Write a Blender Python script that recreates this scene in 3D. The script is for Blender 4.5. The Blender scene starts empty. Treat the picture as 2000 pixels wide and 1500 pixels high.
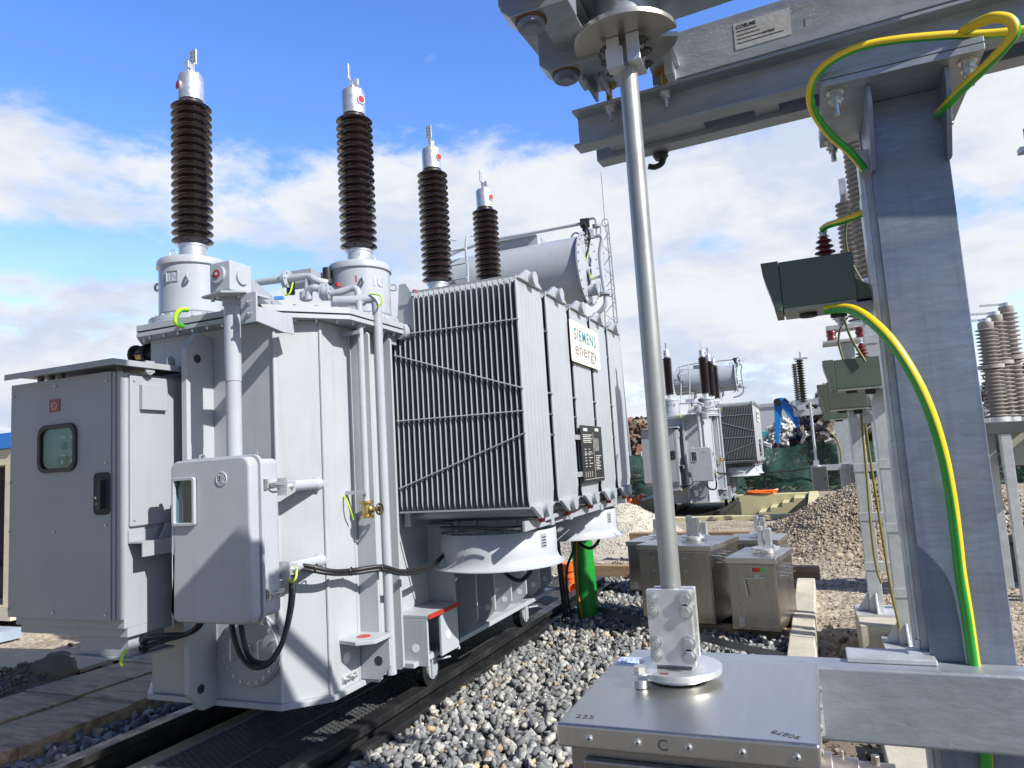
import bpy, bmesh, math, random
import numpy as np
from mathutils import Vector, Matrix
random.seed(7); RNG = np.random.default_rng(7)
S = bpy.context.scene; COL = S.collection
PI = math.pi
# ---------------------------------------------------------------- camera maths
CM = np.array([[0.92045789, 0.09811023, 0.37832745], [0.38616992, -0.07907538, -0.91903203], [-0.06025006, 0.99202896, -0.11067278]])
CH = 1.65
def _ray(x, y): return CM @ np.array([x - 1000.0, 750.0 - y, -1400.0])
def PZ(x, y, z): d = _ray(x, y); return Vector(d * ((z - CH) / d[2])) + Vector((0, 0, CH))
def PX(x, y, X): d = _ray(x, y); return Vector(d * (X / d[0])) + Vector((0, 0, CH))
def PY(x, y, Y): d = _ray(x, y); return Vector(d * (Y / d[1])) + Vector((0, 0, CH))
def V(*a): return Vector(a)
# ---------------------------------------------------------------- mesh builder
def frame(d):
    d = Vector(d).normalized()
    a = Vector((0, 0, 1)) if abs(d.z) < 0.9 else Vector((1, 0, 0))
    u = a.cross(d).normalized(); return u, d.cross(u).normalized(), d
def spline(pts, n=8):
    P = [Vector(p) for p in pts]; P = [2 * P[0] - P[1]] + P + [2 * P[-1] - P[-2]]; out = []
    for i in range(1, len(P) - 2):
        a, b, c, d = P[i - 1:i + 3]
        for k in range(n):
            t = k / n
            out.append(0.5 * (2 * b + (c - a) * t + (2 * a - 5 * b + 4 * c - d) * t * t + (3 * b - a - 3 * c + d) * t ** 3))
    out.append(P[-2]); return out
class MB:
    def __init__(s): s.v = []; s.f = []; s.m = []
    def rot(s, p, a):
        c_, s_ = math.cos(a), math.sin(a); s.v = [(p[0] + (x - p[0]) * c_ - (y - p[1]) * s_, p[1] + (x - p[0]) * s_ + (y - p[1]) * c_, z) for x, y, z in s.v]; return s
    def add(s, vs, fs, mi=0):
        o = len(s.v); s.v += [tuple(v) for v in vs]
        for f in fs: s.f.append([o + i for i in f]); s.m.append(mi)
    def box(s, a, b, mi=0):
        x0, y0, z0 = [min(p, q) for p, q in zip(a, b)]; x1, y1, z1 = [max(p, q) for p, q in zip(a, b)]
        s.add([(x0, y0, z0), (x1, y0, z0), (x1, y1, z0), (x0, y1, z0), (x0, y0, z1), (x1, y0, z1), (x1, y1, z1), (x0, y1, z1)],
              [(0, 3, 2, 1), (4, 5, 6, 7), (0, 1, 5, 4), (1, 2, 6, 5), (2, 3, 7, 6), (3, 0, 4, 7)], mi); return s
    def obb(s, c, size, rz=0, mi=0, rot=None):
        R = rot if rot is not None else Matrix.Rotation(rz, 3, 'Z'); c = Vector(c); h = Vector(size) / 2
        vs = [c + R @ Vector((sx * h.x, sy * h.y, sz * h.z)) for sz in (-1, 1) for sx, sy in ((-1, -1), (1, -1), (1, 1), (-1, 1))]
        s.add(vs, [(0, 3, 2, 1), (4, 5, 6, 7), (0, 1, 5, 4), (1, 2, 6, 5), (2, 3, 7, 6), (3, 0, 4, 7)], mi); return s
    def bar(s, p0, p1, w, h, mi=0):
        u, v, d = frame(Vector(p1) - Vector(p0)); vs = []
        for p in (p0, p1):
            for a, b in ((-1, -1), (1, -1), (1, 1), (-1, 1)): vs.append(Vector(p) + u * a * w / 2 + v * b * h / 2)
        s.add(vs, [(0, 3, 2, 1), (4, 5, 6, 7), (0, 1, 5, 4), (1, 2, 6, 5), (2, 3, 7, 6), (3, 0, 4, 7)], mi); return s
    def prism(s, poly, lo, hi, ax='z', mi=0):
        if sum(poly[i - 1][0] * poly[i][1] - poly[i][0] * poly[i - 1][1] for i in range(len(poly))) < 0: poly = poly[::-1]
        n = len(poly)
        def m(p, t): return {'z': (p[0], p[1], t), 'y': (p[0], t, p[1]), 'x': (t, p[0], p[1])}[ax]
        vs = [m(p, lo) for p in poly] + [m(p, hi) for p in poly]
        fs = [tuple(range(n))[::-1], tuple(range(n, 2 * n))] + [(i, (i + 1) % n, n + (i + 1) % n, n + i) for i in range(n)]
        if ax == 'y': fs = [f[::-1] for f in fs]
        s.add(vs, fs, mi); return s
    def cyl(s, p0, p1, r, r1=None, n=20, mi=0, caps=True):
        r1 = r if r1 is None else r1; p0, p1 = Vector(p0), Vector(p1); u, v, d = frame(p1 - p0); vs = []
        for p, q in ((p0, r), (p1, r1)):
            vs += [p + (u * math.cos(2 * PI * i / n) + v * math.sin(2 * PI * i / n)) * q for i in range(n)]
        fs = [(i, (i + 1) % n, n + (i + 1) % n, n + i) for i in range(n)]
        if caps: fs += [tuple(range(n))[::-1], tuple(range(n, 2 * n))]
        s.add(vs, fs, mi); return s
    def tube(s, path, r, n=10, mi=0, stripe=None, twist=0.0):
        P = [Vector(p) for p in path]; k = len(P); vs = []; ang = 0; u = None
        for i, p in enumerate(P):
            t = (P[min(i + 1, k - 1)] - P[max(i - 1, 0)]).normalized()
            if u is None: u, v, _ = frame(t)
            else: u = (u - t * u.dot(t)).normalized(); v = t.cross(u)
            for j in range(n):
                a = 2 * PI * j / n + twist * i / k
                vs.append(p + (u * math.cos(a) + v * math.sin(a)) * r)
        o = len(s.v); s.v += [tuple(v) for v in vs]
        for i in range(k - 1):
            for j in range(n):
                s.f.append([o + i * n + j, o + i * n + (j + 1) % n, o + (i + 1) * n + (j + 1) % n, o + (i + 1) * n + j])
                s.m.append(stripe[j % len(stripe)] if stripe else mi)
        s.f.append([o + j for j in range(n)][::-1]); s.m.append(mi); s.f.append([o + (k - 1) * n + j for j in range(n)]); s.m.append(mi); return s
    def lathe(s, prof, c, n=28, mi=0, axis=(0, 0, 1), caps=True):
        c = Vector(c); u, v, d = frame(axis); vs = []
        for r, z in prof: vs += [c + d * z + (u * math.cos(2 * PI * i / n) + v * math.sin(2 * PI * i / n)) * r for i in range(n)]
        fs = [(k * n + i, k * n + (i + 1) % n, (k + 1) * n + (i + 1) % n, (k + 1) * n + i) for k in range(len(prof) - 1) for i in range(n)]
        if caps: fs += [tuple(range(n))[::-1], tuple(range((len(prof) - 1) * n, len(prof) * n))]
        s.add(vs, fs, mi); return s
    def torus(s, c, R, r, axis=(0, 0, 1), n=24, k=8, a0=0, a1=2 * PI, mi=0):
        u, v, d = frame(axis); full = abs(a1 - a0 - 2 * PI) < 1e-6
        pts = [Vector(c) + (u * math.cos(a0 + (a1 - a0) * i / n) + v * math.sin(a0 + (a1 - a0) * i / n)) * R for i in range(n + 1)]
        s.tube(pts, r, k, mi); return s
    def bolt(s, p, d, r=0.012, h=0.01, mi=0, washer=True):
        p = Vector(p); d = Vector(d).normalized()
        if washer: s.cyl(p, p + d * h * 0.25, r * 1.45, n=14, mi=mi); p = p + d * h * 0.25
        s.cyl(p, p + d * h, r, n=6, mi=mi); return s
    def nut(s, p, d, r=0.012, h=0.01, mi=0):
        s.bolt(p, d, r, h, mi); p = Vector(p) + Vector(d).normalized() * h * 1.2
        s.cyl(p, p + Vector(d).normalized() * h * 0.8, r * 0.55, n=10, mi=mi); return s
    def rplate(s, inner, outer, mapf, t0, t1, mi=0, n=6):
        """plate with a rounded-rectangle opening. inner=(x0,z0,x1,z1,r); outer=(x0,z0,x1,z1,r)"""
        def loop(q):
            x0, z0, x1, z1, r = q; L = []
            for cx, cz, a in ((x1 - r, z1 - r, 0), (x0 + r, z1 - r, PI / 2), (x0 + r, z0 + r, PI), (x1 - r, z0 + r, 1.5 * PI)):
                L += [(cx + r * math.cos(a + PI / 2 * i / n), cz + r * math.sin(a + PI / 2 * i / n)) for i in range(n + 1)]
            return L
        A, B = loop(inner), loop(outer); k = len(A)
        vs = [mapf(p, t) for t in (t0, t1) for L in (A, B) for p in L]
        fs = []
        for i in range(k):
            j = (i + 1) % k
            fs += [(i, j, k + j, k + i), (2 * k + i, 3 * k + i, 3 * k + j, 2 * k + j), (i, 2 * k + i, 2 * k + j, j), (k + i, k + j, 3 * k + j, 3 * k + i)]
        s.add(vs, fs, mi); return s
    def rrect(s, q, mapf, t0, t1, mi=0, n=6):
        x0, z0, x1, z1, r = q; L = []
        for cx, cz, a in ((x1 - r, z1 - r, 0), (x0 + r, z1 - r, PI / 2), (x0 + r, z0 + r, PI), (x1 - r, z0 + r, 1.5 * PI)):
            L += [(cx + r * math.cos(a + PI / 2 * i / n), cz + r * math.sin(a + PI / 2 * i / n)) for i in range(n + 1)]
        k = len(L); vs = [mapf(p, t) for t in (t0, t1) for p in L]
        s.add(vs, [tuple(range(k)), tuple(range(k, 2 * k))[::-1]] + [(i, k + i, k + (i + 1) % k, (i + 1) % k) for i in range(k)], mi); return s
    def text(s, body, size, mapf, ext=0.001, mi=0, align='CENTER', sx=1.0, bold=0.0, sp=1.0):
        cu = bpy.data.curves.new('t', 'FONT'); cu.body = body; cu.size = size; cu.extrude = ext; cu.align_x = align; cu.offset = bold; cu.space_character = sp
        cu.resolution_u = 3
        ob = bpy.data.objects.new('t', cu); COL.objects.link(ob)
        me = bpy.data.meshes.new_from_object(ob.evaluated_get(bpy.context.evaluated_depsgraph_get()))
        vs = [mapf((v.co.x * sx, v.co.y), v.co.z) for v in me.vertices]
        s.add(vs, [tuple(p.vertices) for p in me.polygons], mi)
        bpy.data.meshes.remove(me); bpy.data.objects.remove(ob); bpy.data.curves.remove(cu); return s
    def pieces(s):
        n = len(s.v); lab = np.arange(n)
        def find(i):
            while lab[i] != i: lab[i] = lab[lab[i]]; i = lab[i]
            return i
        for f in s.f:
            r = find(f[0])
            for j in f[1:]:
                q = find(j)
                if q != r: lab[q] = r
        root = np.array([find(i) for i in range(n)]); u, isl = np.unique(root, return_inverse=True); k = len(u)
        if k < 2 or k > 900: return None
        P = np.array(s.v); lo = np.full((k, 3), np.inf); hi = -lo; np.minimum.at(lo, isl, P); np.maximum.at(hi, isl, P); size = (hi - lo).max(1)
        gap = np.maximum(0, np.maximum(lo[:, None] - hi[None], lo[None] - hi[:, None])); near = np.sqrt((gap ** 2).sum(2)) <= np.maximum(.02, .5 * np.maximum(size[:, None], size[None]))
        c = np.arange(k)
        for _ in range(k):
            d = np.array([c[near[i]].min() for i in range(k)])
            if (d == c).all(): break
            c = d
        uc, c = np.unique(c, return_inverse=True)
        if len(uc) < 2: return None
        out = []
        for g in range(len(uc)):
            m = MB(); mp = {}
            for f, mi in zip(s.f, s.m):
                if c[isl[f[0]]] != g: continue
                ff = []
                for i in f:
                    if i not in mp: mp[i] = len(m.v); m.v.append(s.v[i])
                    ff.append(mp[i])
                m.f.append(ff); m.m.append(mi)
            out.append(m)
        return sorted(out, key=lambda m: -len(m.v))
    def build(s, name, mats, parent=None, bevel=0, seg=2, ang=35, smooth=True, recalc=True):
        if parent is not None and recalc and len(s.v) < 6000:
            ps = s.pieces()
            if ps and len(ps) <= 14: return [m._build(name, mats, parent, bevel, seg, ang, smooth, recalc) for m in ps][0]
        return s._build(name, mats, parent, bevel, seg, ang, smooth, recalc)
    def _build(s, name, mats, parent=None, bevel=0, seg=2, ang=35, smooth=True, recalc=True):
        me = bpy.data.meshes.new(name); org = Vector((0, 0, 0))
        p = parent
        while p is not None: org += Vector(p.location); p = p.parent
        V_ = np.array(s.v, dtype=np.float32).reshape(-1, 3) - np.array(org, dtype=np.float32)
        me.from_pydata(V_.tolist(), [], s.f)
        mats = mats if isinstance(mats, (list, tuple)) else [mats]
        for m in mats: me.materials.append(m)
        if max(s.m, default=0) > 0: me.polygons.foreach_set('material_index', s.m)
        if recalc:
            bm = bmesh.new(); bm.from_mesh(me); bmesh.ops.recalc_face_normals(bm, faces=bm.faces); bm.to_mesh(me); bm.free()
        if smooth:
            me.polygons.foreach_set('use_smooth', [True] * len(me.polygons)); me.set_sharp_from_angle(angle=math.radians(ang))
        me.update()
        o = bpy.data.objects.new(name, me); COL.objects.link(o)
        if parent is not None: o.parent = parent
        if bevel:
            b = o.modifiers.new('bevel', 'BEVEL'); b.width = bevel; b.segments = seg; b.limit_method = 'ANGLE'; b.angle_limit = math.radians(40); b.harden_normals = True
        return o
def tag(o, label=None, cat=None, group=None, kind=None):
    if label: o['label'] = label
    if cat: o['category'] = cat
    if group: o['group'] = group
    if kind: o['kind'] = kind
    return o
def thing(name, label, cat, loc=(0, 0, 0), group=None):
    o = bpy.data.objects.new(name, None); COL.objects.link(o); o.location = loc; o.empty_display_size = 0.2
    return tag(o, label, cat, group)
def copy_tree(o, parent=None):
    c = o.copy(); COL.objects.link(c); c.parent = parent
    for ch in list(o.children): copy_tree(ch, c)
    return c
# ---------------------------------------------------------------- materials
def mat(name, col, rough=0.5, metal=0.0, var=0.0, scale=6.0, bump=0.0, bscale=60.0, rvar=0.0, coat=0.0, dirt=None, dscale=2.0, damt=0.4, stretch=None, voro=0.0, vscale=40, vbump=0.0, scratch=0.0, streak=0.0, spec=0.5, trans=0.0, island=0.0):
    m = bpy.data.materials.new(name); m.use_nodes = True; nt = m.node_tree; N = nt.nodes; L = nt.links
    b = N['Principled BSDF']; b.inputs['Base Color'].default_value = (*col, 1); b.inputs['Roughness'].default_value = rough; b.inputs['Metallic'].default_value = metal
    b.inputs['Coat Weight'].default_value = coat; b.inputs['Coat Roughness'].default_value = 0.08; b.inputs['Specular IOR Level'].default_value = spec; b.inputs['Transmission Weight'].default_value = trans
    tc = N.new('ShaderNodeTexCoord'); mp = N.new('ShaderNodeMapping'); L.new(tc.outputs['Object'], mp.inputs['Vector'])
    if stretch: mp.inputs['Scale'].default_value = stretch
    def noise(sc, det=5, ro=0.6):
        n = N.new('ShaderNodeTexNoise'); n.inputs['Scale'].default_value = sc; n.inputs['Detail'].default_value = det; n.inputs['Roughness'].default_value = ro
        L.new(mp.outputs['Vector'], n.inputs['Vector']); return n
    def rng(src, a, b_, c, d):
        r = N.new('ShaderNodeMapRange'); L.new(src, r.inputs['Value'])
        for k, v in zip(('From Min', 'From Max', 'To Min', 'To Max'), (a, b_, c, d)): r.inputs[k].default_value = v
        return r.outputs['Result']
    cur = None
    def mix(fac, a, bcol, mode='MIX'):
        x = N.new('ShaderNodeMix'); x.data_type = 'RGBA'; x.blend_type = mode
        if hasattr(fac, 'is_linked'): L.new(fac, x.inputs[0])
        else: x.inputs[0].default_value = fac
        for q, i in ((a, 6), (bcol, 7)):
            if hasattr(q, 'is_linked'): L.new(q, x.inputs[i])
            else: x.inputs[i].default_value = (*q, 1)
        return x.outputs[2]
    cur = col
    if var:
        n = noise(scale); f = rng(n.outputs['Fac'], 0.3, 0.7, 1 - var, 1 + var)
        cb = N.new('ShaderNodeCombineXYZ'); [L.new(f, cb.inputs[i]) for i in range(3)]
        cur = mix(1.0, cur, cb.outputs[0], 'MULTIPLY')
    if voro:
        vn = N.new('ShaderNodeTexVoronoi'); vn.inputs['Scale'].default_value = vscale; L.new(mp.outputs['Vector'], vn.inputs['Vector'])
        sp = N.new('ShaderNodeSeparateColor'); L.new(vn.outputs['Color'], sp.inputs[0])
        f = rng(sp.outputs[0], 0, 1, 1 - voro, 1 + voro); cb = N.new('ShaderNodeCombineXYZ'); [L.new(f, cb.inputs[i]) for i in range(3)]
        cur = mix(1.0, cur, cb.outputs[0], 'MULTIPLY')
        if vbump:
            bv = N.new('ShaderNodeBump'); bv.inputs['Strength'].default_value = vbump; bv.inputs['Distance'].default_value = .04; bv.invert = True; L.new(vn.outputs['Distance'], bv.inputs['Height']); vb_out = bv.outputs['Normal']
    if island:
        g = N.new('ShaderNodeNewGeometry'); f = rng(g.outputs['Random Per Island'], 0, 1, 1 - island, 1 + island)
        cb = N.new('ShaderNodeCombineXYZ'); [L.new(f, cb.inputs[i]) for i in range(3)]
        cur = mix(1.0, cur, cb.outputs[0], 'MULTIPLY')
    if dirt:
        n = noise(dscale, 8, 0.65); f = rng(n.outputs['Fac'], 0.5, 0.72, 0, damt); cur = mix(f, cur, dirt)
    if streak:
        m2 = N.new('ShaderNodeMapping'); m2.inputs['Scale'].default_value = (7, 7, .45); L.new(tc.outputs['Object'], m2.inputs[0]); n = N.new('ShaderNodeTexNoise'); n.inputs['Scale'].default_value = 2.2; n.inputs['Detail'].default_value = 7; n.inputs['Roughness'].default_value = .65; L.new(m2.outputs[0], n.inputs['Vector'])
        cur = mix(rng(n.outputs['Fac'], .50, .74, 0, streak), cur, tuple(.55 * c for c in col))
    if hasattr(cur, 'is_linked'): L.new(cur, b.inputs['Base Color'])
    if rvar:
        n = noise(scale * 1.7, 6); L.new(rng(n.outputs['Fac'], 0.3, 0.7, max(rough - rvar, 0.03), rough + rvar), b.inputs['Roughness'])
    if bump:
        n = noise(bscale, 4); bp = N.new('ShaderNodeBump'); bp.inputs['Strength'].default_value = bump; bp.inputs['Distance'].default_value = 0.01
        L.new(n.outputs['Fac'], bp.inputs['Height']); L.new(bp.outputs['Normal'], b.inputs['Normal'])
        if vbump: L.new(vb_out, bp.inputs['Normal'])
        if scratch:
            n2 = noise(16, 3, .5); n2.inputs['Distortion'].default_value = 2.5; r1 = rng(n2.outputs['Fac'], .492, .5, 0, 1); r2 = rng(n2.outputs['Fac'], .5, .508, 1, 0); n3 = noise(5, 2); k3 = rng(n3.outputs['Fac'], .52, .62, 0, 1)
            mu = N.new('ShaderNodeMath'); mu.operation = 'MULTIPLY'; L.new(r1, mu.inputs[0]); L.new(r2, mu.inputs[1]); mv = N.new('ShaderNodeMath'); mv.operation = 'MULTIPLY'; L.new(mu.outputs[0], mv.inputs[0]); L.new(k3, mv.inputs[1])
            b2 = N.new('ShaderNodeBump'); b2.inputs['Strength'].default_value = scratch; b2.inputs['Distance'].default_value = .004; L.new(mv.outputs[0], b2.inputs['Height']); L.new(bp.outputs['Normal'], b2.inputs['Normal']); L.new(b2.outputs['Normal'], b.inputs['Normal'])
    return m
GREY = (0.385, 0.42, 0.455)
M = dict(
    paint=mat('grey_paint', GREY, 0.42, var=0.05, scale=3, bump=0.06, bscale=90, rvar=0.08, dirt=(0.33, 0.34, 0.34), dscale=1.6, damt=0.25, streak=.22),
    cabpaint=mat('cabinet_paint', (0.315, 0.345, 0.385), 0.45, var=0.04, scale=2.5, bump=0.05, bscale=220, rvar=0.08, dirt=(0.25, 0.255, 0.25), damt=0.22, streak=.16),
    smooth=mat('smooth_grey_paint', (0.375, 0.41, 0.46), 0.3, var=0.04, rvar=0.07, coat=0.15, bump=.04, bscale=60, streak=.16, dirt=(.30, .31, .31), damt=.18),
    radi=mat('radiator_paint', (0.36, 0.39, 0.42), 0.36, metal=0.1, var=0.05, scale=4, rvar=0.06),
    fanw=mat('fan_paint', (0.40, 0.43, 0.47), 0.35, var=0.03, rvar=0.05),
    porc=mat('brown_porcelain', (0.017, 0.0075, 0.006), 0.14, coat=0.6, var=0.2, scale=8, rvar=0.06, dirt=(0.035, 0.025, 0.02), damt=0.22, dscale=5),
    porcg=mat('grey_insulator', (0.34, 0.315, 0.295), 0.4, var=0.08, rvar=0.1),
    alu=mat('cast_aluminium', (0.70, 0.72, 0.74), 0.35, metal=0.75, var=0.06, scale=12, rvar=0.12),
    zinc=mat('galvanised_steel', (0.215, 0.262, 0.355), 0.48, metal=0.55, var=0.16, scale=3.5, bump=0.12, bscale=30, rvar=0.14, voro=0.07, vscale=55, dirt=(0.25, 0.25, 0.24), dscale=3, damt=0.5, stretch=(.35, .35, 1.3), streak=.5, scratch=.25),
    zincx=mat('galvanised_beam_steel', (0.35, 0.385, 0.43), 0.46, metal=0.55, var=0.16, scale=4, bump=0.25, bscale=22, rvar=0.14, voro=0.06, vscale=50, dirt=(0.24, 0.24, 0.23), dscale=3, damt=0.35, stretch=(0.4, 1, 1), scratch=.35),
    rodz=mat('galvanised_tube', (0.36, 0.375, 0.375), 0.42, metal=.6, var=.14, scale=5, rvar=.1, streak=.3, dirt=(.28, .27, .24), damt=.3, dscale=5),
    zincl=mat('light_galvanised_steel', (0.55, 0.58, 0.60), 0.42, metal=0.5, var=0.12, scale=9, rvar=0.12, voro=0.05, vscale=90),
    steel=mat('stainless_steel', (0.62, 0.595, 0.54), 0.36, metal=1.0, var=0.02, scale=5, rvar=0.03, stretch=(9, 0.5, 0.8), dirt=(0.50, 0.48, 0.44), dscale=0.5, damt=0.2),
    steelv=mat('brushed_stainless_steel', (0.43, 0.40, 0.36), 0.30, metal=1.0, var=0.07, scale=5, rvar=0.05, stretch=(8, 8, 0.6), dirt=(0.34, 0.31, 0.27), dscale=2, damt=0.4),
    bolt=mat('zinc_bolt', (0.60, 0.62, 0.62), 0.32, metal=0.85, var=0.15, scale=40, rvar=0.1),
    darkbolt=mat('dark_bolt', (0.10, 0.10, 0.10), 0.4, metal=0.8, var=0.1),
    brass=mat('brass', (0.50, 0.36, 0.15), 0.32, metal=0.9, var=0.18, scale=30, rvar=0.12),
    gold=mat('yellow_passivated_steel', (0.52, 0.34, 0.12), 0.35, metal=0.8, var=0.2, scale=30),
    bronze=mat('dark_bronze', (0.13, 0.10, 0.05), 0.4, metal=0.8, var=0.2, scale=20),
    rubber=mat('black_cable_sheath', (0.018, 0.018, 0.020), 0.38, var=0.1, bump=0.1, bscale=300),
    black=mat('black_plastic', (0.02, 0.02, 0.022), 0.4), dark=mat('dark_interior', (0.03, 0.033, 0.036), 0.7),
    track=mat('black_track_steel', (0.022, 0.023, 0.025), 0.45, metal=0.4, var=0.3, scale=5, rvar=0.15, bump=0.1, bscale=30, dirt=(0.09, 0.085, 0.08), damt=0.5, dscale=4),
    red=mat('red_paint', (0.40, 0.03, 0.022), 0.4, var=0.08), redlab=mat('red_label', (0.30, 0.04, 0.035), 0.35),
    orange=mat('orange_plastic', (0.80, 0.17, 0.03), 0.38, var=0.1, dirt=(0.4, 0.2, 0.1), damt=0.3), green=mat('green_plastic_pipe', (0.008, 0.26, 0.03), 0.4, var=0.1, dirt=(0.05, 0.2, 0.06), damt=0.3, dscale=6),
    yel=mat('yellow_insulation', (0.78, 0.56, 0.015), 0.35, var=0.06, spec=0.6), grn=mat('green_insulation', (0.03, 0.36, 0.04), 0.35, var=0.06, spec=0.6), oly=mat('olive_yellow_insulation', (0.20, 0.16, 0.025), 0.4), olg=mat('dull_green_insulation', (0.05, 0.08, 0.02), 0.4), lime=mat('lime_wire', (0.42, 0.72, 0.03), 0.4),
    counter=mat('grey_green_paint', (0.085, 0.115, 0.090), 0.42, var=0.05, rvar=0.08, dirt=(0.11, 0.13, 0.11), damt=0.3, dscale=5), counterl=mat('grey_green_underside', (0.33, 0.34, 0.30), 0.5, var=0.06),
    redins=mat('red_brown_insulator', (0.16, 0.022, 0.018), 0.25, coat=0.4, var=0.1),
    cream=mat('cream_sign_board', (0.80, 0.77, 0.60), 0.4, var=0.03), teal=mat('teal_lettering', (0.005, 0.21, 0.26), 0.4), violet=mat('purple_grey_lettering', (0.20, 0.17, 0.21), 0.4),
    white=mat('white_plate', (0.75, 0.76, 0.76), 0.4), inkw=mat('white_print', (0.6, 0.6, 0.56), 0.5), ink=mat('black_ink', (0.02, 0.02, 0.03), 0.5), blueink=mat('blue_print', (0.10, 0.25, 0.55), 0.5),
    paper=mat('silver_label', (0.62, 0.63, 0.64), 0.3, metal=0.4, var=0.12, scale=14, bump=0.3, bscale=18),
    panel=mat('pale_panel', (0.30, 0.40, 0.43), 0.45), blueplast=mat('blue_cap', (0.05, 0.25, 0.6), 0.4),
    conc=mat('concrete', (0.46, 0.43, 0.35), 0.85, var=0.14, scale=5, bump=0.35, bscale=35, dirt=(0.28, 0.25, 0.19), damt=0.6, dscale=3),
    ycon=mat('yellow_concrete', (0.56, 0.52, 0.30), 0.8, var=0.08, scale=2, bump=0.1, dirt=(0.38, 0.34, 0.2), damt=0.35),
    wood=mat('weathered_timber', (0.33, 0.23, 0.135), 0.8, var=0.3, scale=3, stretch=(1, 14, 14), bump=0.3, bscale=14, dirt=(0.14, 0.09, 0.05), damt=0.6, dscale=1.2),
    plank=mat('grey_brown_planks', (0.50, 0.355, 0.215), 0.85, var=0.3, scale=3, stretch=(2, 9, 9), bump=0.3, bscale=14, dirt=(0.09, 0.065, 0.045), damt=0.9, dscale=.9),
    strap=mat('grey_flat_strap', (0.10, 0.105, 0.11), 0.5, metal=0.3, var=0.1),
)
def glassmat():
    m = bpy.data.materials.new('window_glass'); m.use_nodes = True; N, L = m.node_tree.nodes, m.node_tree.links; N.remove(N['Principled BSDF']); t = N.new('ShaderNodeBsdfTransparent'); t.inputs[0].default_value = (.72, .86, .88, 1); g = N.new('ShaderNodeBsdfGlossy'); g.inputs['Roughness'].default_value = .03; mx = N.new('ShaderNodeMixShader'); mx.inputs[0].default_value = .09; L.new(t.outputs[0], mx.inputs[1]); L.new(g.outputs[0], mx.inputs[2]); L.new(mx.outputs[0], N['Material Output'].inputs[0]); return m
M['glass'] = glassmat()
# ================================================================ POWER TRANSFORMER
T = thing('power_transformer', 'large light grey power transformer in the foreground with five radiators and a lettered cream sign', 'transformer', (-3.5, 5.5, 0.1), 'power transformers')
FY, SX, LX = 3.52, -2.84, -4.29           # front face, right side wall, left side wall
foot = [(-4.09, FY), (-3.04, FY), (SX, 3.72), (SX, 7.3), (-3.04, 7.5), (-4.09, 7.5), (LX, 7.3), (LX, 3.72)]
def grow(poly, a): # offset octagon about its centre lines
    cx, cy = -3.565, 5.51; return [(x + math.copysign(a, x - cx) if abs(abs(x - cx) - 0.725) < .02 else x + math.copysign(a * .42, x - cx), y + math.copysign(a, y - cy) if (abs(y - FY) < .01 or abs(y - 7.5) < .01) else y + math.copysign(a * .42, y - cy)) for x, y in poly]
b = MB(); b.prism(foot, 0.325, 2.635)
for x, y0 in ((-3.04, FY), (SX, 3.72)): b.cyl((x, y0, 0.33), (x, y0, 2.63), 0.012, n=10)
b.cyl((SX + .001, 4.02, .33), (SX + .001, 4.02, 2.6), 0.008, n=8)
tank = b.build('tank', M['paint'], T, bevel=0.025, seg=3)
b = MB(); b.prism(grow(foot, 0.03), 0.29, 0.325); b.build('base_plate', M['paint'], T, bevel=0.004)
b = MB(); lidp = [(-4.07, 3.39), (-3.02, 3.39), (-2.66, 3.80), (-2.66, 7.3), (-3.0, 7.65), (-4.1, 7.65), (-4.46, 7.3), (-4.46, 3.80)]
b.prism(lidp, 2.636, 2.662); b.prism([(x * .997 - .01, y * 1.0 + .012 * (1 if y < 5 else -1)) for x, y in lidp], 2.664, 2.672, mi=1); b.prism(lidp, 2.674, 2.712)
def edgepts(poly, step):
    out = []
    for i in range(len(poly)):
        a, c = Vector(poly[i]), Vector(poly[(i + 1) % len(poly)]); n = max(1, int((c - a).length / step))
        out += [a + (c - a) * ((k + .5) / n) for k in range(n)]
    return out
bp = b
inner = [(-3.56 + (x + 3.56) * .955, 5.52 + (y - 5.52) * .984) for x, y in lidp]
for p in edgepts(inner, 0.12):
    bp.bolt((p.x, p.y, 2.636), (0, 0, -1), 0.011, 0.016, 2); bp.bolt((p.x, p.y, 2.712), (0, 0, 1), 0.011, 0.013, 2)
lid = b.build('lid', [M['paint'], M['black'], M['bolt']], T)
# ---- front lifting fins
def fin(x, y0, y1, z0=0.29, z1=2.60, t=0.022, hole=True):
    b = MB(); b.prism([(y0 + .10, z0), (y1, z0), (y1, z1 - .02), (y0 + .09, z1), (y0, z1 - .10), (y0, z0 + .12)], x - t, x + t, 'x')
    o = b.build('lifting_fin', M['paint'], T, bevel=0.004)
    if hole:
        h = MB()
        for zz in (z1 - .17, z0 + .13): h.cyl((x - t - .002, y0 + .085, zz), (x + t + .002, y0 + .085, zz), 0.028, n=18)
        h.build('fin_hole', M['dark'], o)
fin(-3.555, 3.30, FY)
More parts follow.
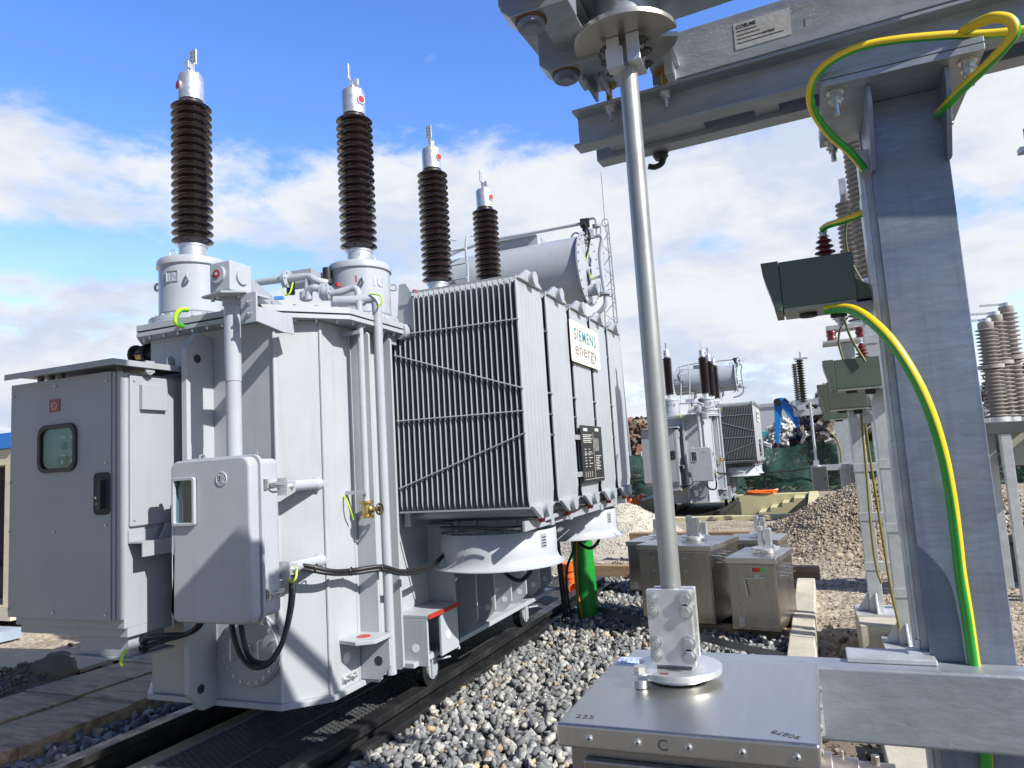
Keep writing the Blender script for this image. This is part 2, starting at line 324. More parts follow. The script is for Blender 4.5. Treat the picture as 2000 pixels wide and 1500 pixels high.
# ---- manhole cover
c = PY(488, 1268, 3.49); b = MB(); b.cyl((c.x, FY, c.z), (c.x, 3.497, c.z), 0.225, n=48); b.cyl((c.x, 3.497, c.z), (c.x, 3.482, c.z), 0.215, n=48)
for i in range(20): a = 2 * PI * i / 20; b.bolt((c.x + .195 * math.cos(a), 3.482, c.z + .195 * math.sin(a)), (0, -1, 0), 0.008, 0.010, 1)
mh = b.build('manhole_cover', [M['cabpaint'], M['bolt']], T)
for s in (-1, 1):
    b = MB(); x = c.x + s * .105; b.tube(spline([(x, 3.482, c.z + .06), (x - s * .003, 3.445, c.z + .06), (x, 3.44, c.z + .04), (x, 3.44, c.z - .04), (x - s * .003, 3.445, c.z - .06), (x, 3.482, c.z - .06)], 5), 0.006, 8); b.build('handle', M['zincl'], mh)
b = MB(); b.box((c.x - .022, 3.47, c.z - .022), (c.x + .022, 3.482, c.z + .03)); b.torus((c.x, 3.462, c.z + .004), 0.015, 0.005, (0, 1, 0), 16, 8); b.build('lifting_eye', M['zincl'], mh)
# ---- side stiffeners, jacking brackets, bottom ribs
def rib(y, x1, z0, z1, t=.011, name='stiffener_rib', notch=.08):
    b = MB(); b.prism([(SX, z0), (x1 - notch, z0), (x1, z0 + notch), (x1, z1 - .02), (x1 - .02, z1), (SX, z1)], y - t, y + t, 'y'); return b.build(name, M['paint'], T, bevel=0.003)
rib(4.06, -2.695, .31, 2.60, notch=.02); rib(4.34, -2.70, .31, 2.6, notch=.02)
jb = MB(); p0, p1 = PZ(664, 1254, .60), PZ(735, 1240, .60)
jb.prism([(SX, 3.82), (-2.70, 3.79), (-2.60, 3.86), (-2.60, 4.05), (SX, 4.05)], .60, .625); jb.prism([(SX, .33), (-2.70, .33), (-2.615, .42), (-2.615, .60), (SX, .60)], 4.035, 4.055, 'y')
jk = jb.build('jacking_bracket', M['paint'], T, bevel=0.004)
h = MB(); h.cyl((-2.735, 3.93, .6), (-2.735, 3.93, .6275), 0.045, n=20); h.build('red_eyelet', M['red'], jk)
h = MB(); h.cyl((-2.70, 4.033, .45), (-2.70, 4.056, .45), 0.03, n=18); h.build('bracket_hole', M['dark'], jk)
h = MB(); h.cyl((SX - .001, 3.885, .50), (SX + .003, 3.885, .50), 0.035, n=18); h.build('earth_pad', M['white'], T)
h = MB(); h.box((SX, 3.83, .36), (SX + .012, 3.97, .395)); [h.nut((SX + .012, yy, .378), (1, 0, 0), .012, .014) for yy in (3.86, 3.94)]; h.build('earthing_terminal', M['bolt'], T)
for y in (4.98, 5.02 + .33, 5.70, 6.06, 6.42, 6.78, 7.12):
    o = rib(y, -2.62, .32, 1.22, notch=.11); h = MB(); h.cyl((-2.69, y - .012, .45), (-2.69, y + .012, .45), .026, n=16); h.build('rib_hole', M['paint'] if int(y * 100) % 2 else M['white'], o)
b = MB(); b.box((SX, 4.99, .325), (SX + .02, 7.2, 1.18)); b.build('lower_side_plate', M['cabpaint'], T)
b = MB(); b.box((-2.86, 4.40, .30), (-2.66, 7.25, .335)); b.build('side_skirt', M['paint'], T, bevel=.004)
def step(y0, y1):
    b = MB(); b.box((SX, y0, .30), (-2.58, y0 + .02, .62)); b.box((SX, y0, .62), (-2.565, y1, .645)); b.box((-2.60, y0 + .2, .32), (-2.58, y1, .62)); b.box((SX, y1 - .02, .3), (-2.58, y1, .62))
    st = b.build('jacking_step', M['paint'], T, bevel=.004)
    h = MB(); h.box((-2.566, y0 + .0, .618), (-2.560, y1, .648)); h.build('red_edge', M['red'], st)
    h = MB(); h.cyl((-2.68, y0 - .002, .42), (-2.68, y0 + .003, .42), .03, n=16); h.cyl((-2.5805, y0 + .3, .45), (-2.577, y0 + .3, .45), .03, n=16); h.build('step_hole', M['white'], st)
step(4.46, 4.94)
def wheel(x, y, s=1):
    b = MB(); b.lathe([(.07, -.04), (.102, -.036), (.104, 0), (.104, .03), (.115, .034), (.115, .045), (.05, .046)], (x, y, .215), 36, axis=(s, 0, 0)); w = b.build('wheel', M['track'], T)
    b = MB(); b.cyl((x + s * .02, y, .215), (x + s * .062, y, .215), .066, n=28); b.cyl((x + s * .062, y, .215), (x + s * .07, y, .215), .025, n=18); b.build('wheel_hub', M['cabpaint'], w)
    b = MB(); b.box((x + s * .056, y - .035, .17), (x + s * .073, y + .035, .345)); b.box((x - s * .06, y - .045, .325), (x + s * .075, y + .045, .345)); b.cyl((x + s * .07, y + .05, .27), (x + s * .13, y + .14, .27), .008, n=8); b.build('wheel_fork', M['cabpaint'], w)
for y in (4.70, 6.52): wheel(-2.745, y); wheel(-4.19, y, -1)
# ---- bushings
def bushing(x, y, turret=True, face=0.0, tilt=0.0):
    zb, zt, n = 3.31, 4.38, 18; prof = [(.072, zb - .01), (.098, zb)]
    ph = (zt - zb - .02) / n
    for k in range(n):
        z = zb + .01 + k * ph; R = .139
        prof += [(.098, z + ph * .04), (.108, z + ph * .22), (R - .004, z + ph * .36), (R, z + ph * .46), (R - .003, z + ph * .56), (.112, z + ph * .80), (.099, z + ph * .95)]
    prof += [(.092, zt), (.07, zt + .02)]
    b = MB(); b.lathe(prof, (x, y, 0), 40); o = b.build('bushing', M['porc'], T, ang=60)
    o['label'] = 'brown ribbed porcelain bushing with silver cap'
    b = MB(); b.lathe([(.075, 3.17), (.09, 3.19), (.092, 3.3), (.10, 3.305), (.10, 3.318), (.08, 3.325)], (x, y, 0), 28)
    for i in range(8):
        a = 2 * PI * i / 8 + .2; b.bolt((x + .125 * math.cos(a), y + .125 * math.sin(a), 3.20), (0, 0, 1), .012, .016)
    b.lathe([(.08, 3.185), (.145, 3.185), (.145, 3.2), (.08, 3.2)], (x, y, 0), 28)
    for a in (2.6 + face, -.7 + face): b.torus((x + .15 * math.cos(a), y + .15 * math.sin(a), 3.235), .022, .006, (math.cos(a + .6), math.sin(a + .6), 0), 16, 7)
    b.build('collar', M['alu'], o)
    b = MB(); b.lathe([(.07, 4.39), (.087, 4.395), (.087, 4.575), (.08, 4.592), (.03, 4.598)], (x, y, 0), 32)
    for i in range(6): a = PI * i / 3; b.bolt((x + .068 * math.cos(a), y + .068 * math.sin(a), 4.595), (0, 0, 1), .007, .008)
    b.build('cap', M['alu'], o)
    d = Vector((math.cos(face - .85), math.sin(face - .85), 0)); q = Vector((x, y, 4.495)) + d * .084
    b = MB(); b.cyl(q, q + d * .012, .036, n=24, mi=1); b.cyl(q + d * .012, q + d * .015, .026, n=24); b.build('emblem_disc', [M['red'], M['alu']], o)
    R = Matrix.Rotation(face + tilt, 3, 'Z'); b = MB(); b.cyl((x, y, 4.595), (x, y, 4.67), .016, n=14); b.cyl((x, y, 4.60), (x, y, 4.62), .028, n=14)
    b.obb((x, y, 4.66) , (.05, .03, .04), rot=R); b.obb(Vector((x, y, 4.665)) + R @ V(.032, 0, 0), (.03, .035, .05), rot=R)
    pl = Vector((x, y, 4.72)) + R @ V(-.028, 0, .035); b.obb(pl, (.012, .055, .12), rot=R)
    b.bar((x, y, 4.66), pl - V(0, 0, .05), .03, .014); tp = b.build('terminal', M['alu'], o, bevel=.002)
    hb = MB()
    for sz in (-.03, .0, .03):
        for sy in (-.013, .013): hb.cyl(pl + R @ V(-.0065, sy, sz), pl + R @ V(.0065, sy, sz), .005, n=8)
    hb.build('terminal_holes', M['dark'], o)
    if turret:
        b = MB(); b.lathe([(.20, 2.80), (.222, 2.80), (.222, 3.135), (.236, 3.14), (.236, 3.175), (.228, 3.19), (.10, 3.195)], (x, y, 0), 48)
        b.lathe([(.15, 2.713), (.29, 2.713), (.29, 2.74), (.15, 2.74)], (x, y, 0), 48); b.lathe([(.15, 2.743), (.285, 2.743), (.285, 2.768), (.222, 2.775), (.222, 2.81), (.15, 2.81)], (x, y, 0), 48)
        
        for i in range(24): a = 2 * PI * i / 24; b.bolt((x + .262 * math.cos(a), y + .262 * math.sin(a), 2.768), (0, 0, 1), .010, .014, 1)
        for a in (3.6, .5, -.9): b.torus((x + .245 * math.cos(a), y + .245 * math.sin(a), 3.03), .024, .009, (-math.sin(a), math.cos(a), 0) if a != 3.6 else (0, 1, 0), 16, 8)
        b.build('turret', [M['smooth'], M['alu']], o)
    return o
def on_cyl(cx, cy, z0, r, a0):   # map flat text onto a vertical cylinder
    return lambda p, t: (cx + (r + t) * math.cos(a0 + p[0] / r), cy + (r + t) * math.sin(a0 + p[0] / r), z0 + p[1])
b1 = bushing(-3.91, 3.72, True, 5.21, -.39); b2 = bushing(-3.02, 4.46, True, 0.55, -.2); bushing(-3.0, 5.66, True, 0.6, 1.0); bushing(-3.0, 6.82, True, .6, -.5)
a = math.atan2(-3.72, 3.91) - .62
b = MB(); mp = on_cyl(-3.91, 3.72, 3.04, .222, a); b.rrect((-.045, -.032, .045, .045, .006), mp, .0005, .004); b.rplate((-.040, -.027, .040, .040, .004), (-.045, -.032, .045, .045, .006), mp, .004, .009)
b.text('1N', .075, on_cyl(-3.91, 3.72, 3.018, .222, a), .003, mi=1, bold=.002); b.build('cast_marking', [M['smooth'], M['alu']], b1)
a = math.atan2(-4.46, 3.02) + .62
b = MB(); b.text('1U', .085, lambda p, t: on_cyl(-3.02, 4.46, 3.0, .222, a)(p, t + .002), .004, bold=.002); b.build('cast_marking', M['alu'], b2)
b = MB(); b.obb(PY(693, 545, 4.26) , (.028, .004, .05), .4); b.build('red_tag', M['red'], b2)
# ---- lid pipework and fittings
b = MB()
def flange(mb, p, d, r=.05, t=.016, mi=0):
    p = Vector(p); d = Vector(d).normalized(); mb.cyl(p - d * t, p - d * t * .12, r, n=22, mi=mi); mb.cyl(p + d * t * .12, p + d * t, r, n=22, mi=mi)
    u, v, _ = frame(d)
    for i in range(6):
        q = p + (u * math.cos(PI * i / 3) + v * math.sin(PI * i / 3)) * r * .78; mb.cyl(q - d * t * 1.6, q + d * t * 1.6, .007, n=6, mi=mi)
pz = [PY(490, 553, 4.0), PY(556, 545, 4.0)]
b.tube(spline([PY(470, 556, 4.0), PY(556, 545, 4.02), PY(600, 540, 4.05), PY(618, 548, 4.05), PY(640, 553, 4.1)], 6), .026, 12)
flange(b, PY(560, 545, 4.02), PY(560, 545, 4.02) - PY(490, 553, 4.0), .062)
b.tube(spline([PY(600, 545, 4.05), PY(600, 560, 4.05), PY(598, 585, 4.05)], 6), .022, 12); b.tube(spline([PY(602, 585, 3.98), PY(604, 568, 3.98), PY(614, 562, 3.98), PY(626, 566, 4.0), PY(640, 572, 4.0)], 5), .026, 12)
flange(b, PY(634, 570, 4.0), (1, .2, -.1), .062); flange(b, PY(642, 573, 4.0), (1, .2, -.1), .05)
b.tube(spline([PY(645, 574, 4.0), PY(665, 570, 4.02), PY(688, 563, 4.05), PY(698, 568, 4.05), PY(700, 588, 4.05)], 6), .024, 12)
b.tube(spline([PY(652, 588, 3.97), PY(690, 587, 4.02), PY(722, 583, 4.08), PY(733, 587, 4.1), PY(736, 604, 4.1), PY(739, 660, 4.12)], 6), .034, 14)
flange(b, PY(700, 590, 4.05), (0, 0, 1), .05); lp = b.build('lid_pipework', M['smooth'], T)
b = MB(); b.lathe([(.03, 0), (.045, .01), (.045, .06), (.03, .07)], PY(598, 588, 4.05), 18); b.obb(PY(592, 545, 4.35), (.24, .16, .10), .1, mi=1); b.cyl(PY(568, 575, 4.1), PY(568, 550, 4.1), .03, n=14, mi=2); b.cyl(PY(660, 560, 4.1), PY(660, 553, 4.1), .02, n=12, mi=3); b.obb(PY(545, 582, 3.75), (.06, .03, .02), .3, mi=4)
b.lathe([(.05, 0), (.05, .03), (.035, .04), (.035, .12)], PY(640, 555, 4.25), 16, mi=2)
b.build('lid_fittings', [M['smooth'], M['cabpaint'], M['black'], M['red'], M['blueplast']], T)
b = MB()
for pts in ([(552, 556, 4.0), (556, 575, 3.98), (566, 572, 3.98), (572, 552, 4.0)], [(722, 574, 4.05), (742, 577, 4.06), (746, 590, 4.06), (738, 600, 4.05)]): b.tube(spline([PY(*p) for p in pts], 6), .006, 6)
b.build('earthing_wire', M['lime'], T)
b = MB(); b.tube(spline([PY(366, 605, 3.36), PY(352, 606, 3.30), PY(344, 618, 3.28), PY(345, 632, 3.29), PY(358, 638, 3.36)], 8), .016, 10, stripe=[0, 0, 0, 1, 1]); b.build('earthing_wire', [M['lime'], M['grn']], T)
# vertical pipes beside the right chamfer
def pipe(px, Y, y0, y1, r, m='smooth', name='vertical_pipe'):
    a_, c_ = PY(px[0], y0, Y), PY(px[1], y1, Y); b = MB(); b.cyl((a_.x, Y, a_.z), (a_.x, Y, c_.z), r, n=18); return b, a_, c_
b, A1, A2 = pipe((737, 755), 4.10, 620, 1312, .031); b.lathe([(.034, -.012), (.034, .012)], (A1.x, 4.1, A2.z), 18); b.build('vertical_pipe', M['smooth'], T)
b, B1, B2 = pipe((701, 712), 3.98, 588, 982, .022); vp = b.build('vertical_pipe', M['smooth'], T)
b = MB()
for y in (650, 962):
    q = PY(690, y, 3.94); b.box((SX, 3.93, q.z - .012), (B1.x + .03, 3.955, q.z + .012))
b.build('pipe_clip', M['smooth'], vp)
b = MB(); q = V(B1.x, 3.98, PY(714, 995, 3.98).z); b.lathe([(.045, -.055), (.045, -.04), (.03, -.035), (.033, 0), (.03, .035), (.045, .04), (.045, .055)], q, 18); b.cyl(q, q + V(.10, -.01, 0), .014, n=12); b.lathe([(.02, 0), (.028, .01), (.02, .02)], q + V(.03, 0, 0), 12, axis=(1, 0, 0))
val = b.build('brass_valve', M['brass'], T); b = MB(); b.torus(q + V(.105, -.01, 0), .034, .006, (1, -.1, 0)); [b.bar(q + V(.105, -.01, 0) - V(0, .033 * math.cos(t), .033 * math.sin(t)), q + V(.105, -.01, 0) + V(0, .033 * math.cos(t), .033 * math.sin(t)), .006, .006) for t in (.3, 1.35, 2.4)]; b.build('handwheel', M['bronze'], val)
b = MB(); b.tube(spline([PY(668, 965, 3.93), PY(676, 975, 3.9), PY(684, 995, 3.9), PY(690, 1015, 3.94)], 5), .006, 6); b.build('earthing_wire', M['lime'], T)
# left drain valve
q = PY(308, 690, 3.60); b = MB(); D = V(-1, -.1, 0).normalized(); b.cyl(q, q + D * .06, .05, n=18, mi=1); b.cyl(q + D * .06, q + D * .08, .075, n=20, mi=1); b.lathe([(.035, .08), (.05, .10), (.052, .15), (.035, .17)], q, 18, axis=D); b.cyl(q + D * .17, q + D * .19, .075, n=20, mi=1); b.cyl(q + D * .125 + V(0, 0, -.09), q + D * .125, .018, n=12)
for i in range(6):
    u, v, _ = frame(D); c2 = q + (u * math.cos(PI * i / 3) + v * math.sin(PI * i / 3)) * .06; b.cyl(c2 + D * .05, c2 + D * .2, .008, n=6, mi=1)
b.build('drain_valve', [M['brass'], M['track']], T)
# ---- tap changer drive: gearbox, shaft, bracket, beam
gz = PY(450, 545, 3.24); b = MB(); b.box((gz.x - .085, 3.16, gz.z - .095), (gz.x + .075, 3.34, gz.z + .09)); gb = b.build('gearbox', M['smooth'], T, bevel=.012)
b = MB(); gc = V(gz.x - .01, 3.16, gz.z + .01); b.cyl(gc, gc + V(0, -.018, 0), .052, n=32, mi=1); b.cyl(gc + V(0, -.018, 0), gc + V(0, -.023, 0), .026, n=24); b.cyl(gc + V(0, -.023, 0), gc + V(0, -.027, 0), .010, n=16, mi=1); b.cyl((gz.x + .075, 3.25, gz.z), (gz.x + .088, 3.25, gz.z), .045, n=24, mi=1); b.build('red_dial', [M['redlab'], M['smooth']], gb)
b = MB(); b.bar((gz.x + .02, 3.30, gz.z - .005), (gz.x - .36, 4.15, gz.z - .03), .085, .085); b.build('horizontal_shaft', M['smooth'], T, bevel=.006)
px_ = gz.x; b = MB(); zc = PY(456, 745, 3.25).z; b.cyl((px_, 3.25, 1.7), (px_, 3.25, zc), .044, n=28); b.cyl((px_, 3.25, zc), (px_, 3.25, gz.z - .13), .0475, n=28); b.cyl((px_, 3.25, gz.z - .16), (px_, 3.25, gz.z - .10), .056, n=24); b.build('drive_shaft_tube', M['smooth'], T)
b = MB(); zb = gz.z - .12; b.prism([(px_ - .13, 3.14), (px_ + .06, 3.10), (px_ + .17, 3.18), (px_ + .17, 3.38), (px_ - .05, 3.38)], zb, zb + .014); ga, gb_, gx = PY(472, 577, 3.2), PY(503, 628, 3.2), PY(503, 610, 3.2).x; b.box((ga.x, 3.19, gb_.z), (gx, 3.204, zb)); b.prism([(3.204, gb_.z + .09), (3.50, gb_.z + .09), (3.52, gb_.z - .03), (3.42, gb_.z - .03), (3.204, gb_.z)], gx - .012, gx, 'x')
br = b.build('shaft_bracket', M['smooth'], T, bevel=.003); b = MB(); b.nut((gx - .05, 3.19, gb_.z + .12), (0, -1, 0), .014, .014); b.nut((gx - .05, 3.19, gb_.z + .05), (0, -1, 0), .014, .014); [b.bolt((px_ + dx, 3.18 + dy, zb), (0, 0, -1), .012, .014) for dx, dy in ((-.08, 0), (.1, .02), (-.02, -.02))]; b.build('bracket_bolts', M['bolt'], br, smooth=False)
# ---- motor drive box
def jm(Y): return lambda p, t: (p[0], t, p[1])
J = MB(); J.box((-3.385, 3.15, .90), (-2.835, 3.31, 1.765)); jbx = J.build('drive_cabinet', M['smooth'], T, bevel=.035, seg=4); jbx['label'] = 'rounded light grey cabinet with a small window and round cast emblem'
J = MB(); J.rrect((-3.415, .872, -2.815, 1.79, .06), jm(0), 3.135, 3.155); J.build('door_flange', M['smooth'], jbx, bevel=.006)
J = MB(); J.rplate((-3.365, 1.425, -3.215, 1.675, .012), (-3.405, .882, -2.825, 1.78, .055), jm(0), 3.055, 3.134); J.build('door', M['smooth'], jbx, bevel=.028, seg=4)
J = MB(); J.rplate((-3.357, 1.433, -3.223, 1.667, .012), (-3.376, 1.414, -3.204, 1.686, .018), jm(0), 3.034, 3.056); J.build('window_frame', M['smooth'], jbx, bevel=.005)
J = MB(); J.box((-3.365, 3.115, 1.42), (-3.21, 3.12, 1.68)); J.box((-3.29, 3.105, 1.56), (-3.235, 3.115, 1.64), 1); J.box((-3.30, 3.105, 1.44), (-3.25, 3.115, 1.53), 2); J.build('window_interior', [M['dark'], M['panel'], M['black']], jbx)
J = MB(); J.box((-3.364, 3.062, 1.426), (-3.216, 3.065, 1.674)); J.build('window_pane', M['glass'], jbx)
J = MB(); J.torus((-3.02, 3.054, 1.665), .036, .0045, (0, 1, 0), 32, 8); J.text('MR', .038, lambda p, t: (-3.02 + p[0], 3.053 - t, 1.667 + p[1]), .003, sx=.9, bold=.001); J.text('MR', .038, lambda p, t: (-3.02 + p[0], 3.053 - t, 1.664 - p[1]), .003, sx=.9, bold=.001); J.build('emblem', M['smooth'], jbx)
J = MB()
for zz in (1.62, 1.02):
    J.box((-2.835, 3.175, zz - .03), (-2.826, 3.20, zz + .03)); J.cyl((-2.815, 3.19, zz), (-2.815, 3.25, zz), .008, n=8); J.cyl((-2.82, 3.19, zz - .02), (-2.82, 3.19, zz + .02), .007, n=8); J.tube(spline([(-2.815, 3.19, zz), (-2.805, 3.23, zz - .02), (-2.805, 3.29, zz - .02)], 4), .005, 6); J.box((-2.833, 3.25, zz - .01), (-2.82, 3.31, zz + .012))
J.build('latch', M['bolt'], jbx)
J = MB(); J.torus((-2.93, 3.22, 1.795), .020, .006, (.3, 1, 0), 18, 8); J.cyl((-2.93, 3.22, 1.76), (-2.93, 3.22, 1.78), .012, n=10); J.torus((-3.33, 3.22, 1.795), .020, .006, (1, .1, 0), 18, 8); J.cyl((-3.33, 3.22, 1.76), (-3.33, 3.22, 1.78), .012, n=10); J.build('lifting_eye', M['bolt'], jbx)
J = MB()
for zz in (1.60, 1.13):
    J.box((-2.90, 3.312, zz - .05), (-2.79, 3.325, zz + .05), 1); J.box((-2.86, 3.325, zz - .03), (-2.80, 3.40, zz + .03), 1); J.cyl((-2.865, 3.36, zz), (-2.865, 3.74, zz), .033, n=20); J.lathe([(.033, 0), (.045, .02)], (-2.865, 3.655, zz), 20, axis=(0, 1, 0)); J.nut((-2.80, 3.36, zz), (1, 0, 0), .012, .012, 1)
J.build('mounting_arm', [M['smooth'], M['zincl']], jbx)
# ---- control cabinet
cx0, cx1, cy0, cy1, cz0, cz1 = -4.64, -3.70, 3.0, 3.50, .85, 2.325
b = MB(); b.box((cx0, cy0, cz0), (cx1, cy1, cz1)); cab = b.build('control_cabinet', M['cabpaint'], T, bevel=.006); cab['label'] = 'tall grey steel cabinet with a window in its door and an overhanging roof plate'
b = MB(); b.rplate((-4.375, 1.775, -4.055, 2.045, .06), (-4.655, .905, -3.765, 2.335, .004), jm(0), 2.962, 2.992); drb = b
b = MB(); b.box((-3.757, 2.965, .905), (-3.735, 2.995, 2.33)); b.box((-3.728, 2.97, .905), (-3.70, 2.998, 2.33)); b.build('door_trim', M['cabpaint'], cab, bevel=.003)
b = MB(); b.rplate((-4.36, 1.79, -4.07, 2.03, .055), (-4.385, 1.765, -4.045, 2.055, .065), jm(0), 2.945, 2.975); b.build('window_gasket', M['black'], cab, bevel=.004)
b = MB(); b.box((-4.385, 2.990, 1.765), (-4.045, 2.9935, 2.055)); 
for i, xx in enumerate((-4.20, -4.115)):
    b.box((xx - .025, 2.98, 1.965), (xx + .025, 2.99, 1.985), 1); b.cyl((xx, 2.982, 1.925), (xx, 2.99, 1.925), .026, n=18, mi=3); b.cyl((xx, 2.978, 1.925), (xx, 2.982, 1.925), .017, n=18, mi=2); b.box((xx - .025, 2.98, 1.86), (xx + .025, 2.99, 1.875), 1); b.box((xx - .034, 2.975, 1.80), (xx + .034, 2.99, 1.857), 3); b.cyl((xx + .005, 2.972, 1.825), (xx + .005, 2.975, 1.825), .014, n=16, mi=4)
b.build('instrument_panel', [M['panel'], M['inkw'], M['teal'], M['black'], M['zincl']], cab)
b = MB(); b.rrect((-4.362, 1.788, -4.068, 2.032, .055), jm(0), 2.958, 2.961); b.build('window_pane', M['glass'], cab)
b = MB(); b.rrect((-3.90, 1.50, -3.765, 1.745, .03), jm(0), 2.956, 2.961); b.rrect((-3.835, 1.535, -3.805, 1.70, .006), jm(0), 2.925, 2.955, 1); b.cyl((-3.85, 2.955, 1.60), (-3.85, 2.93, 1.60), .008, n=10, mi=2); b.cyl((-3.85, 2.955, 1.565), (-3.85, 2.94, 1.565), .01, n=10, mi=2); b.build('door_handle', [M['dark'], M['black'], M['bolt']], cab)
b = MB(); b.box((-4.29, 2.956, 2.135), (-4.20, 2.9605, 2.21)); b.torus((-4.245, 2.955, 2.17), .022, .003, (0, 1, 0), 20, 6, mi=1); b.text('O', .02, lambda p, t: (-4.245 + p[0], 2.955 - t, 2.163 + p[1]), .001, mi=1); b.build('red_label', [M['redlab'], M['inkw']], cab)
b = drb
for xx, zz in ((-4.63, 2.26), (-4.24, 2.29), (-3.80, 2.28), (-3.80, 1.80), (-4.645, 1.72), (-3.80, 1.44), (-4.24, 1.41), (-4.645, 1.42), (-4.24, .94), (-3.80, .94), (-4.645, .95)): b.cyl((xx, 2.962, zz), (xx, 2.952, zz), .007, n=8, mi=1)
dr = b.build('cabinet_door', [M['cabpaint'], M['bolt']], cab)
b = MB(); b.box((-3.70, 3.025, 1.42), (-3.682, 3.44, 2.31)); sp = b.build('side_panel', M['cabpaint'], cab, bevel=.008)
b = MB(); b.box((-3.682, 3.085, 2.105), (-3.655, 3.265, 2.255)); b.build('vent_cover', M['cabpaint'], cab, bevel=.003)
b = MB(); [b.cyl((-3.683, yy, zz), (-3.675, yy, zz), .007, n=8) for yy, zz in ((3.05, 2.28), (3.42, 2.28), (3.05, 1.46), (3.41, 1.46))]; b.cyl((-3.70, 3.30, 1.02), (-3.688, 3.30, 1.02), .038, n=20); b.box((-3.70, 3.265, .985), (-3.696, 3.335, 1.055)); b.build('side_fittings', M['cabpaint'], cab)
b = MB(); b.box((-3.70, 3.02, 1.335), (-3.69, 3.48, 1.40)); b.box((-3.70, 3.02, 1.325), (-3.58, 3.48, 1.335)); b.box((-3.59, 3.02, 1.25), (-3.58, 3.48, 1.326)); b.prism([(3.20, 1.335), (3.29, 1.335), (3.29, 1.40), (3.27, 1.425), (3.25, 1.425)], -3.665, -3.65, 'x'); b.build('support_angle', M['cabpaint'], cab, bevel=.002)
b = MB(); b.box((-4.58, 2.87, 2.375), (-3.63, 3.50, 2.388)); b.box((-4.58, 2.867, 2.352), (-3.63, 2.878, 2.388)); b.box((-3.641, 2.878, 2.352), (-3.627, 3.50, 2.387)); [b.box((xx - .015, 3.03, 2.326), (xx + .015, 3.06, 2.375)) for xx in (-4.5, -4.4, -4.3, -3.8)]; b.build('roof_plate', M['cabpaint'], cab, bevel=.003)
b = MB(); b.box((-3.655, 3.10, 2.33), (-3.64, 3.16, 2.40)); b.torus((-3.647, 3.13, 2.34), .02, .007, (1, 0, 0), 18, 8); b.prism([(3.30, 2.39), (3.36, 2.39), (3.36, 2.44), (3.33, 2.46), (3.30, 2.44)], -3.70, -3.69, 'x'); b.build('lifting_lug', M['cabpaint'], cab)
b = MB(); b.box((-4.62, 3.02, .80), (-3.70, 3.48, .852)); b.box((-4.13, 3.05, .685), (-3.73, 3.30, .80)); b.box((-4.18, 3.02, .672), (-3.68, 3.33, .685)); gbx = b.build('gland_box', M['cabpaint'], cab, bevel=.003)
b = MB(); [b.cyl((-3.73, 3.14, zz), (-3.70, 3.14, zz), .024, n=16) for zz in (.765, .715)]; b.build('cable_gland', M['black'], cab)
b = MB()
for dz, dy in ((0, 0), (.006, .03), (-.05, 0), (-.045, .03)): b.tube(spline([(-3.70, 3.14 + dy, .765 + dz), PY(320, 1243, 3.18) + V(0, dy, dz * .5), PY(360, 1240, 3.24) + V(0, dy, 0), PY(385, 1222, 3.26) + V(0, dy, 0), PY(395, 1190, 3.27) + V(0, dy, 0)], 7), .013, 10)
b.build('cable', M['rubber'], T)
b = MB(); b.tube(spline([PY(246, 1270, 3.0), PY(240, 1280, 2.97), PY(236, 1295, 2.96), PY(240, 1300, 2.96)], 5), .008, 8); b.build('earthing_wire', M['lime'], T)
# ---- black corrugated cables from drive cabinet
def corr(path, r, n=10):
    P = spline(path, 14); mb = MB(); mb.tube(P, r, n); return mb
for off in (0, 1):
    o = V(0, .03 * off, .0); pts = [PY(452 + 10 * off, 1205, 3.2), PY(456 + 10 * off, 1240, 3.18), PY(470 + 6 * off, 1280, 3.16), PY(495, 1303 - 6 * off, 3.14), PY(528 - 6 * off, 1293, 3.16), PY(553 - 6 * off, 1250, 3.24), PY(566 - 4 * off, 1190, 3.32), PY(569 - 3 * off, 1140, 3.36), PY(562, 1112, 3.36)]
    corr([p + o for p in pts], .015).build('cable', M['rubber'], T)
for off in (0, 1):
    pts = [PY(560, 1100 + off * 7, 3.40), PY(600, 1105 + off * 8, 3.52), PY(650, 1115 + off * 6, 3.66), PY(690, 1113 + off * 7, 3.86), PY(745, 1106 + off * 7, 4.02), PY(780, 1115 + off * 6, 4.18), PY(815, 1112 + off * 6, 4.4), PY(850, 1098 + off * 4, 4.66), PY(875, 1075, 4.8)]
    corr(pts, .0125).build('cable', M['rubber'], T)
b = MB(); b.tube(spline([PY(560, 1118, 3.36), PY(562, 1132, 3.34), PY(570, 1137, 3.33), PY(578, 1128, 3.35), PY(580, 1108, 3.38)], 6), .006, 7); b.build('earthing_wire', M['lime'], T)
b = MB()
for px_t, py_t, Yt in ((618, 1110, 3.57), (686, 1116, 3.84), (748, 1110, 4.03), (796, 1117, 4.28)): b.torus(PY(px_t, py_t, Yt), .026, .004, (1, .4, 0), 14, 5)
b.build('cable_tie', M['black'], T)
